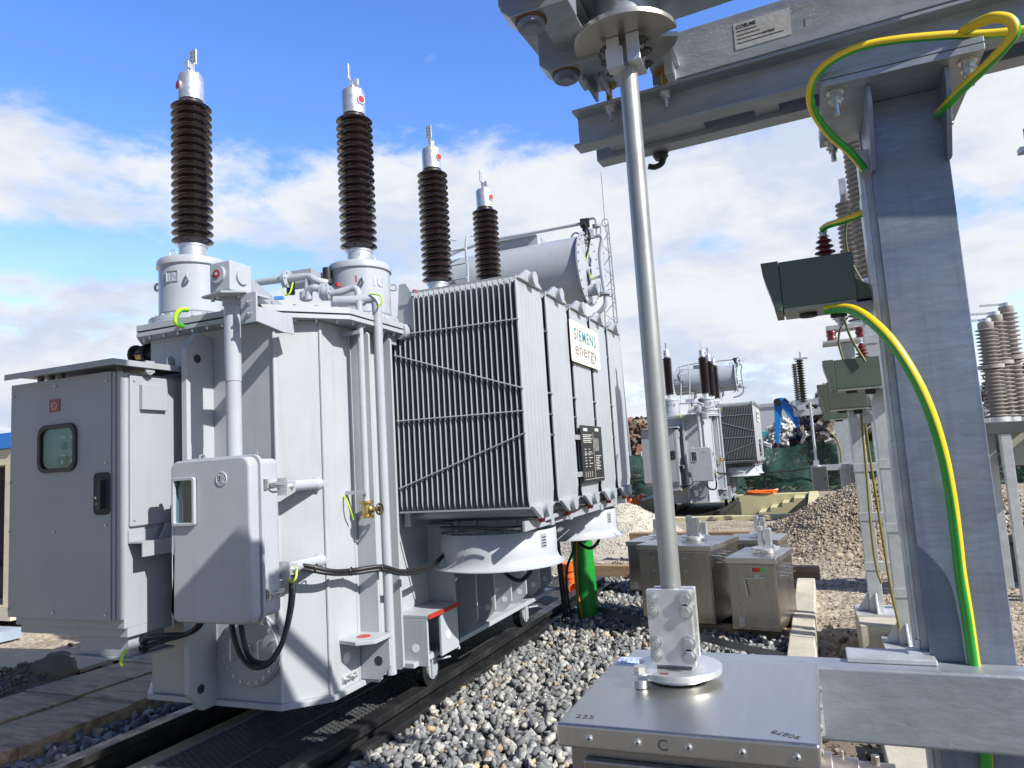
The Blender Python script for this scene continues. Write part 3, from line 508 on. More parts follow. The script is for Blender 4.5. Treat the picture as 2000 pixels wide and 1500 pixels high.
# ---- radiators
RZ0, RZ1 = 1.35, 2.945
def finmesh(mb, x, y0, y1, z0, z1, nf=7, hw=.009):
    n = nf * 4; pts = []
    for i in range(n + 1):
        t = i / n; y = y0 + (y1 - y0) * t; w = hw * (.25 + .75 * abs(math.sin(PI * nf * t)) ** .7); pts.append((y, w))
    lv = [(z0, .12), (z0 + .05, .15), (z0 + .10, 1), (z1 - .10, 1), (z1 - .05, .15), (z1, .12)]
    vs = []; W = len(pts)
    for z, k in lv:
        ins = .02 if k < .14 else 0
        for s in (1, -1):
            for y, w in pts: vs.append((x + s * max(w * k, .002), min(max(y, y0 + ins), y1 - ins), z))
    fs = []
    for l in range(len(lv) - 1):
        for s in (0, 1):
            a0 = l * 2 * W + s * W; a1 = a0 + 2 * W
            for i in range(W - 1): fs.append((a0 + i, a0 + i + 1, a1 + i + 1, a1 + i))
        a0 = l * 2 * W; a1 = a0 + 2 * W
        fs.append((a0, a0 + W, a1 + W, a1)); fs.append((a0 + W - 1, a1 + W - 1, a1 + 2 * W - 1, a0 + 2 * W - 1))
    mb.add(vs, fs)
def rod(mb, pts, y, r=.006): mb.tube([V(p.x, y, p.z) for p in pts], r, 6)
NP = 24
for k in range(5):
    y0 = 4.5 + .595 * k; y1 = y0 + .50; b = MB()
    for i in range(NP):
        x = -1.785 - i * .0428; finmesh(b, x, y0, y1, RZ0, RZ1 if i < 20 or k > 0 else 2.63, hw=.017 if i == 0 else .006)
    rd = b.build('radiator', M['radi'], T, ang=50)
    ym = y0 + .25
    for zz in (1.325, 2.965):
        h = MB(); h.cyl((-2.80, ym, zz), (-1.735, ym, zz), .048, n=22); h.cyl((-1.735, ym, zz), (-1.722, ym, zz), .052, n=22); h.build('header_pipe', M['radi'], rd)
        h = MB(); s = 1 if zz < 2 else -1; h.prism([(ym - .23, zz + s * .035), (ym + .23, zz + s * .035), (ym + .06, zz - s * .06), (ym - .06, zz - s * .06)], -1.792, -1.762, 'x'); h.build('header_funnel', M['radi'], rd, bevel=.006)
    h = MB()
    for yy, sgn in ((y0 - .004, 0), (y1 + .004, 1)):
        L = [((795, 652), (1012, 622)), ((769, 694), (1022, 758)), ((774, 823), (1023, 802)), ((779, 955), (1026, 845))]
        for p, q in L: rod(h, [PY(p[0], p[1], 4.49), PY(q[0], q[1], 4.49)], yy)
        h.box((-2.78, yy - .004, RZ0 - .004), (-1.775, yy + .004, RZ0 + .008)); h.box((-2.64, yy - .004, RZ1 - .008), (-1.775, yy + .004, RZ1 + .004))
    h.build('bracing_rods', M['radi'], rd)
    h = MB(); h.prism([(y0 + .30, 2.95), (y0 + .56, 2.95), (y0 + .50, 2.985), (y0 + .36, 3.04), (y0 + .31, 3.04)], -1.80, -1.787, 'x'); h.build('lifting_plate', M['radi'], rd)
    h = MB(); h.cyl((-1.80, ym + .02, 1.235), (-1.80, ym + .02, 1.285), .022, .028, n=14); h.build('red_plug', M['red'], rd)
for zz in (1.325, 2.965 - .25):
    pass
b = MB(); b.cyl((-2.70, 4.45, 2.66), (-2.70, 7.4, 2.66), .06, n=20); [b.cyl((-2.84, 4.75 + .595 * k, 2.66), (-2.70, 4.75 + .595 * k, 2.66), .05, n=16) for k in range(5)]; b.build('manifold_pipe', M['smooth'], T)
b = MB(); b.prism([(-2.86, 2.62), (-2.62, 2.62), (-2.62, 2.95), (-2.67, 3.03), (-2.73, 3.03), (-2.75, 2.80), (-2.80, 2.72), (-2.86, 2.70)], 4.53, 4.55, 'y'); b.build('radiator_hanger', M['radi'], T, bevel=.004)
b = MB(); b.obb((-2.76, 4.42, 2.62), (.06, .10, .12)); b.cyl((-2.76, 4.34, 2.62), (-2.76, 4.38, 2.62), .04, n=16); b.obb((-2.78, 4.62, 1.31), (.05, .05, .14)); b.build('header_valve', M['cabpaint'], T, bevel=.004)
# ---- fans
def fan(x, y):
    b = MB(); prof = [(.435, 1.165), (.44, 1.16), (.44, .99), (.445, .965), (.458, .94), (.48, .922), (.492, .918), (.492, .911), (.478, .914), (.453, .932), (.437, .96), (.43, .99), (.43, 1.16)]
    b.lathe(prof + [prof[0]], (x, y, 0), 64, caps=False); f = b.build('fan', M['fanw'], T, ang=50)
    b = MB(); b.cyl((x, y, .90), (x, y, 1.10), .10, n=28); b.cyl((x, y, .87), (x, y, .90), .085, n=28)
    for i in range(7):
        a = 2 * PI * i / 7; d = V(math.cos(a), math.sin(a), 0); t = V(-d.y, d.x, 0)
        vs = [V(x, y, 1.05) + d * r + t * w + V(0, 0, w * .5) for r, w in ((.09, -.05), (.41, -.09), (.41, .09), (.09, .05))]; b.add(vs + [v + V(0, 0, .006) for v in vs], [(0, 1, 2, 3), (7, 6, 5, 4), (0, 4, 5, 1), (1, 5, 6, 2), (2, 6, 7, 3), (3, 7, 4, 0)])
    b.build('fan_rotor', M['cabpaint'], f)
    b = MB(); [b.bar((x + .44 * math.cos(a), y + .44 * math.sin(a), 1.155), (x - .44 * math.cos(a), y - .44 * math.sin(a), 1.155), .008, .006) for a in [PI * i / 6 for i in range(6)]]; [b.torus((x, y, 1.155), r, .003, n=32, k=5) for r in (.1, .18, .26, .34)]; b.build('fan_guard', M['bolt'], f)
    a = -.32; b = MB(); mpn = on_cyl(x, y, 1.09, .44, a); b.rrect((-.03, -.05, .03, .05, .004), mpn, .001, .003); [b.rrect((-.022, zz, .02, zz + .008, .002), mpn, .003, .004, 1) for zz in (-.04, -.02, 0, .02)]; b.build('rating_plate', [M['cabpaint'], M['ink']], f)
    b = MB(); b.tube(spline([(x + .05, y - .05, .90), (x + .10, y - .1, .84), (x + .20, y - .1, .80), (x + .27, y - .06, .86), (x + .28, y - .05, .95)], 7), .016, 10); b.build('fan_cable', M['rubber'], f)
fan(-2.27, 5.06); fan(-2.27, 6.86)
b = MB()
for yy in (5.06, 5.5, 6.4, 7.3): b.box((-2.82, yy - .03, 1.185), (-1.82, yy + .03, 1.235))
for i, (xx) in enumerate((-2.55, -2.0)): b.box((xx - .02, 4.9, 1.167), (xx + .02, 7.4, 1.185))
b.box((-1.86, 4.55, 1.19), (-1.84, 7.4, 1.26)); [b.cyl((-2.6 + .16 * i, 5.03, 1.22), (-2.6 + .16 * i, 5.0, 1.22), .02, n=10) for i in range(5)]
b.build('fan_support_frame', M['radi'], T, bevel=.003)
b = MB(); b.tube(spline([PY(860, 1030, 4.62), PY(930, 1030, 4.6), PY(1000, 1030, 4.62), PX(1080, 1015, -1.83), PX(1150, 985, -1.83), PX(1215, 965, -1.83)], 8), .009, 7); b.build('cable', M['rubber'], T)
# ---- cream lettered sign and nameplate
s0, s1 = PX(1112, 622, -1.742), PX(1168, 660, -1.742); zt, zb2 = s0.z, PX(1114, 703, -1.742).z; ya, yb = s0.y, s1.y
b = MB(); b.rrect((ya, zb2, yb, zt, .02), lambda p, t: (t, p[0], p[1]), -1.748, -1.742); sg = b.build('sign_board', M['cream'], T, bevel=.002); sg['label'] = 'cream sign with teal and purple-grey lettering'
W_, H_ = yb - ya, zt - zb2; yc = (ya + yb) / 2
sm = lambda y_, z_: (lambda p, t: (-1.741 + t, y_ + p[0], z_ + p[1]))
b = MB(); b.text('SIEMENS', H_ * .40, sm(yc, zb2 + H_ * .56), .001, bold=0.0022, sp=1.18, sx=W_ * .90 / (H_ * .40 * 4.95)); b.build('teal_lettering', M['teal'], sg)
b = MB(); b.text('energy', H_ * .46, sm(yc, zb2 + H_ * .20), .001, bold=.001, sx=W_ * .88 / (H_ * .46 * 3.1)); b.build('purple_lettering', M['violet'], sg)
n0, n1 = PX(1133, 830, -1.745), PX(1174, 838, -1.745); nz0 = PX(1141, 945, -1.745).z
b = MB(); b.box((-1.752, n0.y, nz0), (-1.745, n1.y, n0.z)); npl = b.build('nameplate', M['black'], T, bevel=.001); b = MB(); W_, H_ = n1.y - n0.y, n0.z - nz0
def npb(u0, v0, u1, v1): b.box((-1.746, n0.y + W_ * u0, nz0 + H_ * v0), (-1.743, n0.y + W_ * u1, nz0 + H_ * v1))
npb(.12, .90, .30, .95); npb(.66, .91, .84, .96)
for i in range(5): npb(.08, .70 + i * .032, random.uniform(.42, .55), .712 + i * .032)
for i in range(7): npb(.12, .28 + i * .05, .2, .29 + i * .05); npb(.30, .28 + i * .05, .36 + .1 * (i % 2), .29 + i * .05)
for i in range(9): npb(.62, .22 + i * .03, random.uniform(.78, .92), .23 + i * .03)
for i in range(4): npb(.60 + .06 * i, .55, .61 + .06 * i, .78); npb(.1 + .1 * i, .1, .11 + .1 * i, .2)
npb(.06, .06, .94, .066); npb(.55, .06, .556, .88); npb(.1, .5, .5, .506)
b.build('nameplate_print', M['inkw'], npl)
b = MB(); [b.box((-1.79, n0.y - .10, zz - .02), (-1.752, n0.y + .08, zz + .02)) for zz in (nz0 + .08, n0.z - .1)]; b.build('nameplate_bracket', M['alu'], npl)
# ---- conservator
CY, CZ, CR, CX0, CX1 = 9.0, 4.15, .445, -4.60, -2.53
b = MB(); b.lathe([(CR - .02, 0), (CR, .02), (CR, CX1 - CX0)], (CX0, CY, CZ), 56, axis=(1, 0, 0)); co = b.build('conservator', M['smooth'], T)
b = MB(); b.cyl((CX1, CY, CZ), (CX1 + .02, CY, CZ), CR + .05, n=56); [b.bolt((CX1 + .02, CY + (CR + .02) * math.cos(t), CZ + (CR + .02) * math.sin(t)), (1, 0, 0), .012, .014) for t in [2 * PI * i / 24 for i in range(24)]]
[b.torus((CX1 + .03, CY + dy, CZ + dz), .05, .012, (1, 0, 0), 18, 8) for dy, dz in ((.08, .12), (.02, -.03))]; b.cyl((CX1 + .02, CY - .05, CZ - .30), (CX1 + .14, CY - .05, CZ - .30), .08, n=22); b.cyl((CX1 + .14, CY - .05, CZ - .30), (CX1 + .16, CY - .05, CZ - .30), .11, n=22)
b.build('end_plate', M['smooth'], co)
b = MB(); b.torus((CX1 - .12, CY - .02, CZ + CR + .015), .055, .012, (0, 1, 0), 18, 8); b.box((-3.92, CY - .14, CZ + CR - .02), (-3.15, CY + .12, CZ + CR + .09)); b.box((-3.92, CY - .2, CZ + CR + .091), (-3.15, CY + .18, CZ + CR + .10)); b.build('top_fittings', M['smooth'], co)
tz = CZ + CR + .18
b = MB(); b.tube(spline([PY(890, 515, CY - .15), V(CX0 + .1, CY - .05, tz - .1), V(-3.9, CY - .02, tz + .0), V(-3.2, CY - .02, tz), V(CX1 - .02, CY - .02, tz)], 8), .022, 12); b.build('vent_pipe', M['smooth'], co)
b = MB(); b.obb((CX1 + .02, CY - .02, tz), (.12, .1, .1), .2, mi=0); b.cyl((CX1 + .02, CY - .02, tz - .20), (CX1 + .02, CY - .02, tz), .04, n=14); b.obb((CX1 + .08, CY - .02, tz - .16), (.1, .08, .12), .3, mi=1); b.cyl((CX1 + .02, CY - .04, tz - .28), (CX1 + .02, CY - .04, tz - .18), .06, n=16, mi=1); b.torus((CX1 + .05, CY - .10, tz - .22), .04, .008, (0, 1, 0), mi=0); b.build('vent_valve', [M['track'], M['alu']], co)
pipe_ = [V(CX1 + .05, CY, tz - .20), V(CX1 + .20, CY, tz - .20), V(CX1 + .23, CY, tz - .26), V(CX1 + .19, CY, tz - .45), V(CX1 + .20, CY, CZ - .15), V(CX1 + .22, CY, CZ - .38), V(CX1 + .20, CY, CZ - .52), V(CX1 + .05, CY, CZ - .64), V(CX1 - .15, CY, CZ - .68)]
b = MB(); b.tube(spline(pipe_, 7), .030, 14); flange(b, V(CX1 + .21, CY, CZ - .36), (0, 0, 1), .075); b.tube(spline([V(CX1 + .08, CY, tz + .05), V(CX1 + .14, CY, tz + .05), V(CX1 + .17, CY, tz), V(CX1 + .17, CY, tz - .2)], 6), .018, 10); flange(b, V(CX1 + .17, CY, tz - .06), (0, 0, 1), .055); b.bar((CX1 + .02, CY, CZ - .14), (CX1 + .2, CY, CZ - .12), .03, .03); [b.torus((CX1 + .29, CY, zz), .05, .006, (.3, 1, 0), 18, 6) for zz in (tz - .04, CZ - .36)]; b.build('riser_pipe', M['smooth'], co)
b = MB(); b.tube(spline([V(CX1 + .03, CY - .08, tz - .02), V(CX1 + .09, CY - .08, tz - .18), V(CX1 + .06, CY - .08, tz - .36), V(CX1 + .0, CY - .1, CZ + .05), V(CX1 + .04, CY - .1, CZ - .2), V(CX1 - .02, CY - .1, CZ - .42), V(CX1 - .12, CY - .12, CZ - .52)], 7), .014, 8); b.build('conservator_cable', M['rubber'], co)
b = MB(); b.tube(spline([V(CX1 - .0, CY - .09, CZ + .2), V(CX1 + .03, CY - .12, CZ + .1), V(CX1 + .07, CY - .1, CZ + .2)], 6), .006, 6); b.tube(spline([V(CX1 + .06, CY - .12, CZ - .08), V(CX1 + .09, CY - .12, CZ - .17), V(CX1 + .13, CY - .1, CZ - .12)], 6), .006, 6); b.build('earthing_wire', M['lime'], co)
b = MB(); [(b.box((xx - .05, CY - .33, CZ - CR - .12), (xx + .05, CY + .33, CZ - CR + .06)), b.bar((xx, 7.35, 2.72), (xx, CY, CZ - CR - .1), .09, .09), b.bar((xx, 6.95, 2.72), (xx, CY - .3, CZ - CR - .08), .07, .07)) for xx in (-4.0, -3.05)]; b.build('conservator_cradle', M['paint'], co, bevel=.004)
b = MB()
lx = -4.33
for yy in (CY - CR - .10,):
    for xx in (lx, lx + .30): b.tube(spline([V(xx, yy - 1.0, 2.72), V(xx, yy - .5, 3.3), V(xx, yy - .02, 4.0), V(xx, yy, 4.55), V(xx + .01, yy + .06, 4.74), V(xx + .03, yy + .26, 4.79)], 6), .017, 8)
    for i in range(5): b.cyl((lx, yy - .02, 3.75 + i * .2), (lx + .3, yy - .02, 3.75 + i * .2), .012, n=8)
b.build('ladder', M['smooth'], co)
b = MB(); b.box((-2.98, 4.9, 2.71), (-2.88, 4.94, 2.85)); b.cyl((-2.83, 5.4, 2.71), (-2.83, 5.4, 3.06), .02, n=10, mi=0); b.cyl((-2.70, 4.72, 2.95), (-2.70, 4.72, 3.02), .022, n=12, mi=1); b.build('lid_studs', [M['smooth'], M['red']], T)
# ================================================================ SUPPORT GANTRY (column, beams)
G = thing('steel_support_frame', 'galvanised steel column with overhead beams and a lower crossbeam, nearest the camera on the right', 'steel frame', (0.36, 2.6, 0))
b = MB(); b.box((.258, 2.50, .06), (.475, 2.505, 2.735)); 
b.box((.262, 2.505, .06), (.275, 2.74, 2.735)); b.box((.458, 2.505, .06), (.471, 2.74, 2.735)); b.box((.258, 2.74, .06), (.475, 2.752, 2.735))
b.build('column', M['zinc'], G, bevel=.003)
b = MB(); b.box((.225, 2.535, .5), (.262, 2.60, 2.60)); b.box((.232, 2.525, .6), (.240, 2.535, 2.5)); [b.box((.222, 2.53, zz), (.24, 2.61, zz + .30)) for zz in (1.35, 2.15)]; b.cyl((.232, 2.53, .5), (.232, 2.53, 1.05), .009, n=8); b.build('side_channel', M['zincl'], G, bevel=.002)
for xx in (.262, .471):
    b = MB(); b.prism([(2.36, 2.735), (2.5, 2.735), (2.5, 2.50), (2.47, 2.50), (2.36, 2.68)], xx - .007, xx + .007, 'x'); b.build('gusset', M['zinc'], G, bevel=.002)
b = MB(); b.box((.13, 2.31, 2.736), (.56, 2.80, 2.757)); b.build('cap_plate', M['zincx'], G, bevel=.002)
b = MB(); b.box((.13, 2.31, 2.759), (.56, 2.80, 2.78)); b.build('bearing_plate', M['zincx'], G, bevel=.002)
b = MB()
for xx, yy in ((.17, 2.36), (.525, 2.36), (.17, 2.75), (.525, 2.75)):
    b.bolt((xx, yy, 2.78), (0, 0, 1), .016, .014); b.nut((xx, yy, 2.736), (0, 0, -1), .018, .018); b.cyl((xx, yy, 2.70), (xx, yy, 2.66), .01, n=10); b.bolt((xx, yy, 2.71), (0, 0, -1), .016, .014)
b.build('plate_bolts', M['bolt'], G, smooth=False)
def channel(y, s, z0, z1, w, x0, x1, tf=.010, tw=.009):   # U section along X, web at y, flanges towards s*w
    return [(y, z0), (y + s * w, z0), (y + s * w, z0 + tf), (y + s * tw, z0 + tf), (y + s * tw, z1 - tf), (y + s * w, z1 - tf), (y + s * w, z1), (y, z1)]
PV, RA = (-.67, 2.42), -.054
for yy, s in ((2.49, -1), (2.585, 1)):
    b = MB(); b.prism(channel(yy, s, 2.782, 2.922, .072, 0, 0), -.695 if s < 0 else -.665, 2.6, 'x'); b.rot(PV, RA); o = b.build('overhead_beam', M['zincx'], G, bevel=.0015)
b = MB(); b.box((-.60, 2.492, 2.80), (-.25, 2.583, 2.81)); b.box((-.08, 2.492, 2.80), (.0, 2.583, 2.81)); b.rot(PV, RA); b.build('batten_plate', M['zincx'], G)
b = MB(); b.box((-.64, 2.385, .782), (2.4, 2.50, .995)); b.build('lower_beam', M['zincx'], G, bevel=.010, seg=3)
b = MB(); b.box((.03, 2.44, .996), (.27, 2.56, 1.012)); b.box((.20, 2.50, .99), (.26, 2.56, 1.02)); b.build('weld_plate', M['zincl'], G, bevel=.004)
b = MB(); b.box((.10, 2.35, .0), (.62, 2.95, .06)); b.build('base_plate', M['zinc'], G, bevel=.003)
b = MB(); b.box((2.25, 2.5, .0), (2.5, 2.75, 2.78)); b.build('column', M['zinc'], G, bevel=.003)
# ---- disconnector mechanism overhead
D = thing('disconnector_mechanism', 'galvanised switch mechanism with a notched round plate bolted on top of the overhead beams', 'switchgear', (-.42, 2.2, 2.93))
b = MB(); b.prism([(2.47, 2.945), (2.56, 2.945), (2.56, 3.125), (2.47, 3.125), (2.47, 3.117), (2.552, 3.117), (2.552, 2.953), (2.47, 2.953)], -.40, 2.6, 'x')
b.box((-.40, 2.462, 2.953), (2.6, 2.47, 3.117)); b.rot(PV, RA); b.build('base_beam', M['zincx'], D, bevel=.0015)
def bm_lab(p, t): return (p[0], 2.4615 - t, p[1])
lx0, lz0, lx1, lz1 = -.112, 2.992, .066, 3.085
b = MB(); b.box((lx0, 2.4605, lz0), (lx1, 2.462, lz1)); b.rot(PV, RA); lab = b.build('maker_label', M['paper'], D)
b = MB(); b.text('COELME', .017, lambda p, t: (lx0 + .008 + p[0], 2.460 - t, lz1 - .020 + p[1]), .0003, align='LEFT', bold=.0004)
for i in range(4): b.box((lx0 + .008, 2.4600, lz1 - .032 - i * .014), (lx0 + random.uniform(.06, .16), 2.4604, lz1 - .029 - i * .014))
b.text('46 7200', .012, lambda p, t: (lx0 + .09 + p[0], 2.460 - t, lz0 + .03 + p[1]), .0003, align='LEFT'); b.rot(PV, RA); b.build('label_print', M['ink'], lab)
b = MB(); b.box((.108, 2.461, 3.005), (.1095, 2.462, 3.03)); b.rot(PV, RA); b.build('pen_mark', M['ink'], D)
b = MB()
for yy in (1.58,): pass
b.prism([(-.655, 3.01), (-.545, 3.01), (-.545, 3.018), (-.647, 3.018), (-.647, 3.09), (-.545, 3.09), (-.545, 3.098), (-.655, 3.098)], 1.55, 2.47, 'y')
b.build('cross_channel', M['zincx'], D, bevel=.0015)
for k, yy in enumerate((1.90, 2.23)):
    b = MB(); b.prism([(-.70, 2.955), (-.52, 2.955), (-.52, 3.07), (-.58, 3.10), (-.73, 3.10), (-.73, 2.985)], yy - .045, yy + .045, 'y'); o = b.build('roller_block', M['zincx'], D, bevel=.004)
    b = MB(); b.cyl((-.65, yy, 2.935), (-.65, yy, 2.97), .042, n=24); b.cyl((-.65, yy, 2.925), (-.65, yy, 2.96), .026, n=20); b.build('roller', M['zinc'], o)
    b = MB(); b.torus((-.65, yy, 2.952), .0435, .004, n=24, mi=0); b.build('rust_ring', mat('rust_stain', (.13, .065, .03), .8, var=.4) if k == 0 else bpy.data.materials['rust_stain'], o)
b = MB(); b.prism([(2.25, 2.93), (2.42, 2.93), (2.42, 3.01), (2.30, 3.01)], -.60, -.59, 'x'); b.prism([(2.28, 2.94), (2.42, 2.94), (2.42, 3.0), (2.33, 3.02)], -.555, -.549, 'x'); b.build('strut', M['zincx'], D)
b = MB()
for xx in (-.555, -.355): b.cyl((xx, 2.44, 2.926), (xx, 2.44, 2.995), .012, n=12); b.bolt((xx, 2.44, 2.985), (0, 0, 1), .02, .015)
b.build('gold_stud', M['gold'], D)
b = MB()
for xx in (-.555, -.355): b.nut((xx, 2.44, 2.911), (0, 0, -1), .017, .02); b.cyl((xx, 2.44, 2.89), (xx, 2.44, 2.855), .008, n=10)
b.build('stud_nuts', M['bolt'], D, smooth=False)
b = MB(); b.box((-.40, 2.30, 2.995), (-.30, 2.47, 3.005)); b.prism([(2.38, 2.945), (2.47, 2.945), (2.47, 3.06), (2.42, 3.06), (2.38, 3.0)], -.345, -.315, 'x'); b.box((-.62, 2.30, 2.99), (-.50, 2.47, 3.0)); b.build('foot_bracket', M['zincl'], D, bevel=.003)
b = MB(); b.prism([(-.80, 2.02), (-.78, 2.40), (.62, 2.30), (.62, 2.13)], 3.12, 3.145); b.prism([(-.80, 2.02), (.62, 2.13), (.62, 2.136), (-.80, 2.026)], 3.145, 3.22); b.cyl((-.42, 2.18, 2.985), (-.42, 2.18, 3.12), .10, n=28); b.build('drive_arm', M['zincx'], D, bevel=.002)
b = MB(); prof = [(.10, 3.35), (.14, 3.36)]  # unseen insulator, inferred from the cabinet door's shade and placed to cast it
for k in range(34): z = 3.38 + k * .064; prof += [(.12, z + .005), (.195, z + .02), (.195, z + .03), (.12, z + .055)]
prof += [(.11, 5.6), (.11, 5.72)]; b.lathe(prof, (-.62, 1.84, 0), 28); b.cyl((-.62, 1.84, 3.10), (-.62, 1.84, 3.36), .16, n=28); b.box((-.72, 1.5, 5.72), (-.52, 2.3, 5.85)); b.build('insulator', M['porc'], D, ang=60)
b = MB(); b.bar((-.2, 2.62, 3.12), (1.9, 2.75, 3.42), .05, .05); b.build('diagonal_brace', M['zinc'], D)
# ---- drive rod with discs and clamps (thing)
RX, RY = -.427, 2.17
R_ = thing('drive_rod', 'long upright galvanised drive rod clamped between the overhead plate and the stainless box', 'drive rod', (RX, RY, 1.03))
b = MB(); b.cyl((RX, RY, 1.10), (RX, RY, 2.93), .0295, n=32); b.build('rod', M['rodz'], R_)
b = MB(); n = 64; poly = []
for i in range(n):
    a = 2 * PI * i / n; poly.append((RX + .165 * math.cos(a), RY + .165 * math.sin(a)))
a0 = .1; poly = [(RX + .165 * math.cos(a), RY + .165 * math.sin(a)) for a in [a0 + .14 + (2 * PI - .28) * i / 63 for i in range(64)]] + [(RX + .10 * math.cos(a0), RY + .10 * math.sin(a0))]
b.prism(poly, 2.968, 2.984); b.build('notched_plate', mat('disc_steel', (.52, .50, .46), .36, metal=.85, var=.1, scale=6, rvar=.1), R_, bevel=.0015)
b = MB()
for s in (-1, 1): b.box((RX + s * .011, RY - .055, 2.875), (RX + s * .052, RY + .05, 2.967))
b.box((RX - .055, RY - .062, 2.865), (RX - .001, RY - .018, 2.93)); b.build('upper_clamp', M['alu'], R_, bevel=.002)
b = MB()
for s in (-1, 1):
    for zz in (2.90, 2.945):
        for yy in (RY - .035, RY + .035): b.nut((RX + s * .053, yy, zz), (s, 0, 0), .011, .012)
b.build('clamp_bolts', M['darkbolt'], R_, smooth=False)
b = MB(); poly = [(RX + .126 * math.cos(a), RY + .126 * math.sin(a)) for a in [math.radians(198 + t) for t in np.linspace(0, 326, 52)]]
poly += [(RX - .100, RY + .022), (RX - .100, RY - .024)]
b.prism(poly, 1.024, 1.042); b.cyl((RX, RY, 1.006), (RX, RY, 1.024), .085, n=40); b.build('base_disc', M['alu'], R_, bevel=.0015)
b = MB(); b.box((RX - .052, RY - .04, 1.042), (RX + .052, RY + .04, 1.25)); b.build('clamp_core', M['steelv'], R_, bevel=.002)
b = MB(); b.box((RX - .062, RY - .063, 1.055), (RX + .066, RY - .041, 1.265)); b.box((RX - .062, RY + .041, 1.055), (RX + .062, RY + .060, 1.255)); b.build('clamp_plate', M['alu'], R_, bevel=.003)
b = MB()
for zz in (1.082, 1.118, 1.205, 1.242):
    b.nut((RX - .044, RY - .063, zz), (0, -1, 0), .0125, .009); b.bolt((RX + .048, RY - .063, zz), (0, -1, 0), .0145, .013)
    for s in (-1, 1): b.cyl((RX + s * .05, RY - .06, zz), (RX + s * .05, RY + .075, zz), .007, n=8)
b.build('clamp_bolts', M['bolt'], R_, smooth=False)
b = MB(); b.bolt((RX - .085, RY - .105, 1.042), (0, 0, 1), .019, .016); b.cyl((RX - .085, RY - .105, 1.004), (RX - .085, RY - .105, 1.025), .019, n=20); b.build('stop_bolt', M['bolt'], R_)
b = MB(); b.box((RX - .03, RY - .105, 1.042), (RX - .008, RY - .092, 1.0428)); b.build('red_mark', mat('dark_red_mark', (.16, .04, .04), .5), R_)
# ---- stainless drive box
B = thing('drive_box', 'large stainless steel box with a flat overhanging lid carrying pen marks, below the upright rod', 'metal box', (-.355, 2.06, .5))
b = MB(); b.box((-.66, 1.755, .945), (-.05, 2.375, 1.002)); b.build('lid', M['steel'], B, bevel=.008, seg=4)
b = MB(); b.box((-.635, 1.785, .30), (-.075, 2.37, .946)); b.build('box_body', M['steelv'], B, bevel=.004)
b = MB(); b.box((-.60, 1.765, .33), (-.085, 1.784, .918)); b.build('front_door', M['steelv'], B, bevel=.007, seg=3)
b = MB()
for i, xx in enumerate((-.575, -.455, -.335, -.215, -.10)): b.lathe([(.0085, 0), (.0085, .003), (.005, .0055)], (xx, 1.755, .972), 16, axis=(0, -1, 0)); b.cyl((xx, 1.7494, .972), (xx, 1.7490, .972), .0028, n=6, mi=1)
for yy in (1.80, 1.95, 2.1, 2.25): b.lathe([(.0085, 0), (.0085, .003), (.005, .0055)], (-.05, yy, .972), 16, axis=(1, 0, 0))
b.build('lid_screws', [M['bolt'], M['black']], B)
b = MB(); top = lambda ox, oy, rz: (lambda p, t: (ox + p[0] * math.cos(rz) - p[1] * math.sin(rz), oy + p[0] * math.sin(rz) + p[1] * math.cos(rz), 1.0024 + t))
b.text('90878', .030, top(-.118, 1.81, 2.75), .0002, sx=.9); b.text('225', .034, top(-.600, 1.80, .05), .0001); b.text('C', .036, lambda p, t: (-.395 + p[0], 1.7545 - t, .960 + p[1]), .0003, bold=.0006); b.build('pen_marks', mat('faded_pen', (.05, .05, .055), .6), B)
b = MB(); b.rrect((-.645, 2.27, -.50, 2.365, .004), lambda p, t: (p[0], p[1], t), 1.0022, 1.0026); bs = b.build('clear_sticker', mat('pale_blue_sticker', (.55, .62, .72), .4), B)
b = MB(); b.text('2GT 1B1', .04, top(-.575, 2.325, 0), .0004); b.text('DRIVE BAG', .033, top(-.575, 2.285, 0), .0004) if False else None
[b.box((-.63 + .012 * i, 2.285, 1.0026), (-.622 + .012 * i, 2.30, 1.003)) for i in range(10)]; b.build('sticker_print', M['blueink'], bs)
b = MB(); b.cyl((-.075, 1.88, .90), (-.03, 1.88, .90), .042, n=28); b.cyl((-.03, 1.88, .90), (.025, 1.88, .90), .034, n=28); b.cyl((.025, 1.88, .90), (.10, 1.88, .90), .028, n=28); b.cyl((.06, 1.88, .925), (.06, 1.88, .945), .010, n=6); b.cyl((-.01, 1.88, .93), (-.01, 1.88, .95), .006, n=8); b.build('shaft_coupling', mat('worn_steel', (.42, .39, .35), .45, metal=.9, var=.15, scale=12, rvar=.1), B, bevel=.002)
b = MB(); b.box((-.075, 2.10, .80), (-.06, 2.384, .93)); b.box((-.65, 2.375, .80), (-.05, 2.3845, .94)); b.build('mounting_bracket', M['zincl'], B)
# ---- yellow-green earthing cables
def cable(name, label, pts, r, n=12, twist=1.6, k=10, olive=False, flip=0, sh=0):
    b = MB(); b.tube(spline(pts, k), r, n, stripe=[(0 if (j + sh) % 12 < 6 else 1) for j in range(12)], twist=twist); o = b.build(name, [M['oly'], M['olg']] if olive else [M['yel'], M['grn']]); return tag(o, label, 'cable')
c1 = [PY(1612, 606, 2.58), PY(1635, 602, 2.56), PY(1668, 606, 2.52), PY(1705, 630, 2.46), PY(1745, 672, 2.42), PY(1785, 735, 2.40), PY(1815, 800, 2.40), PY(1840, 880, 2.42), PY(1856, 960, 2.44), PY(1867, 1040, 2.46), PY(1876, 1120, 2.475), PY(1889, 1200, 2.478), PY(1902, 1290, 2.478), PY(1912, 1350, 2.478), PY(1922, 1430, 2.478), PY(1932, 1560, 2.478)]
cable('earthing_cable', 'thick yellow and green earthing cable curving from the nearest counter box down the column', c1, .0160, twist=-1.6)
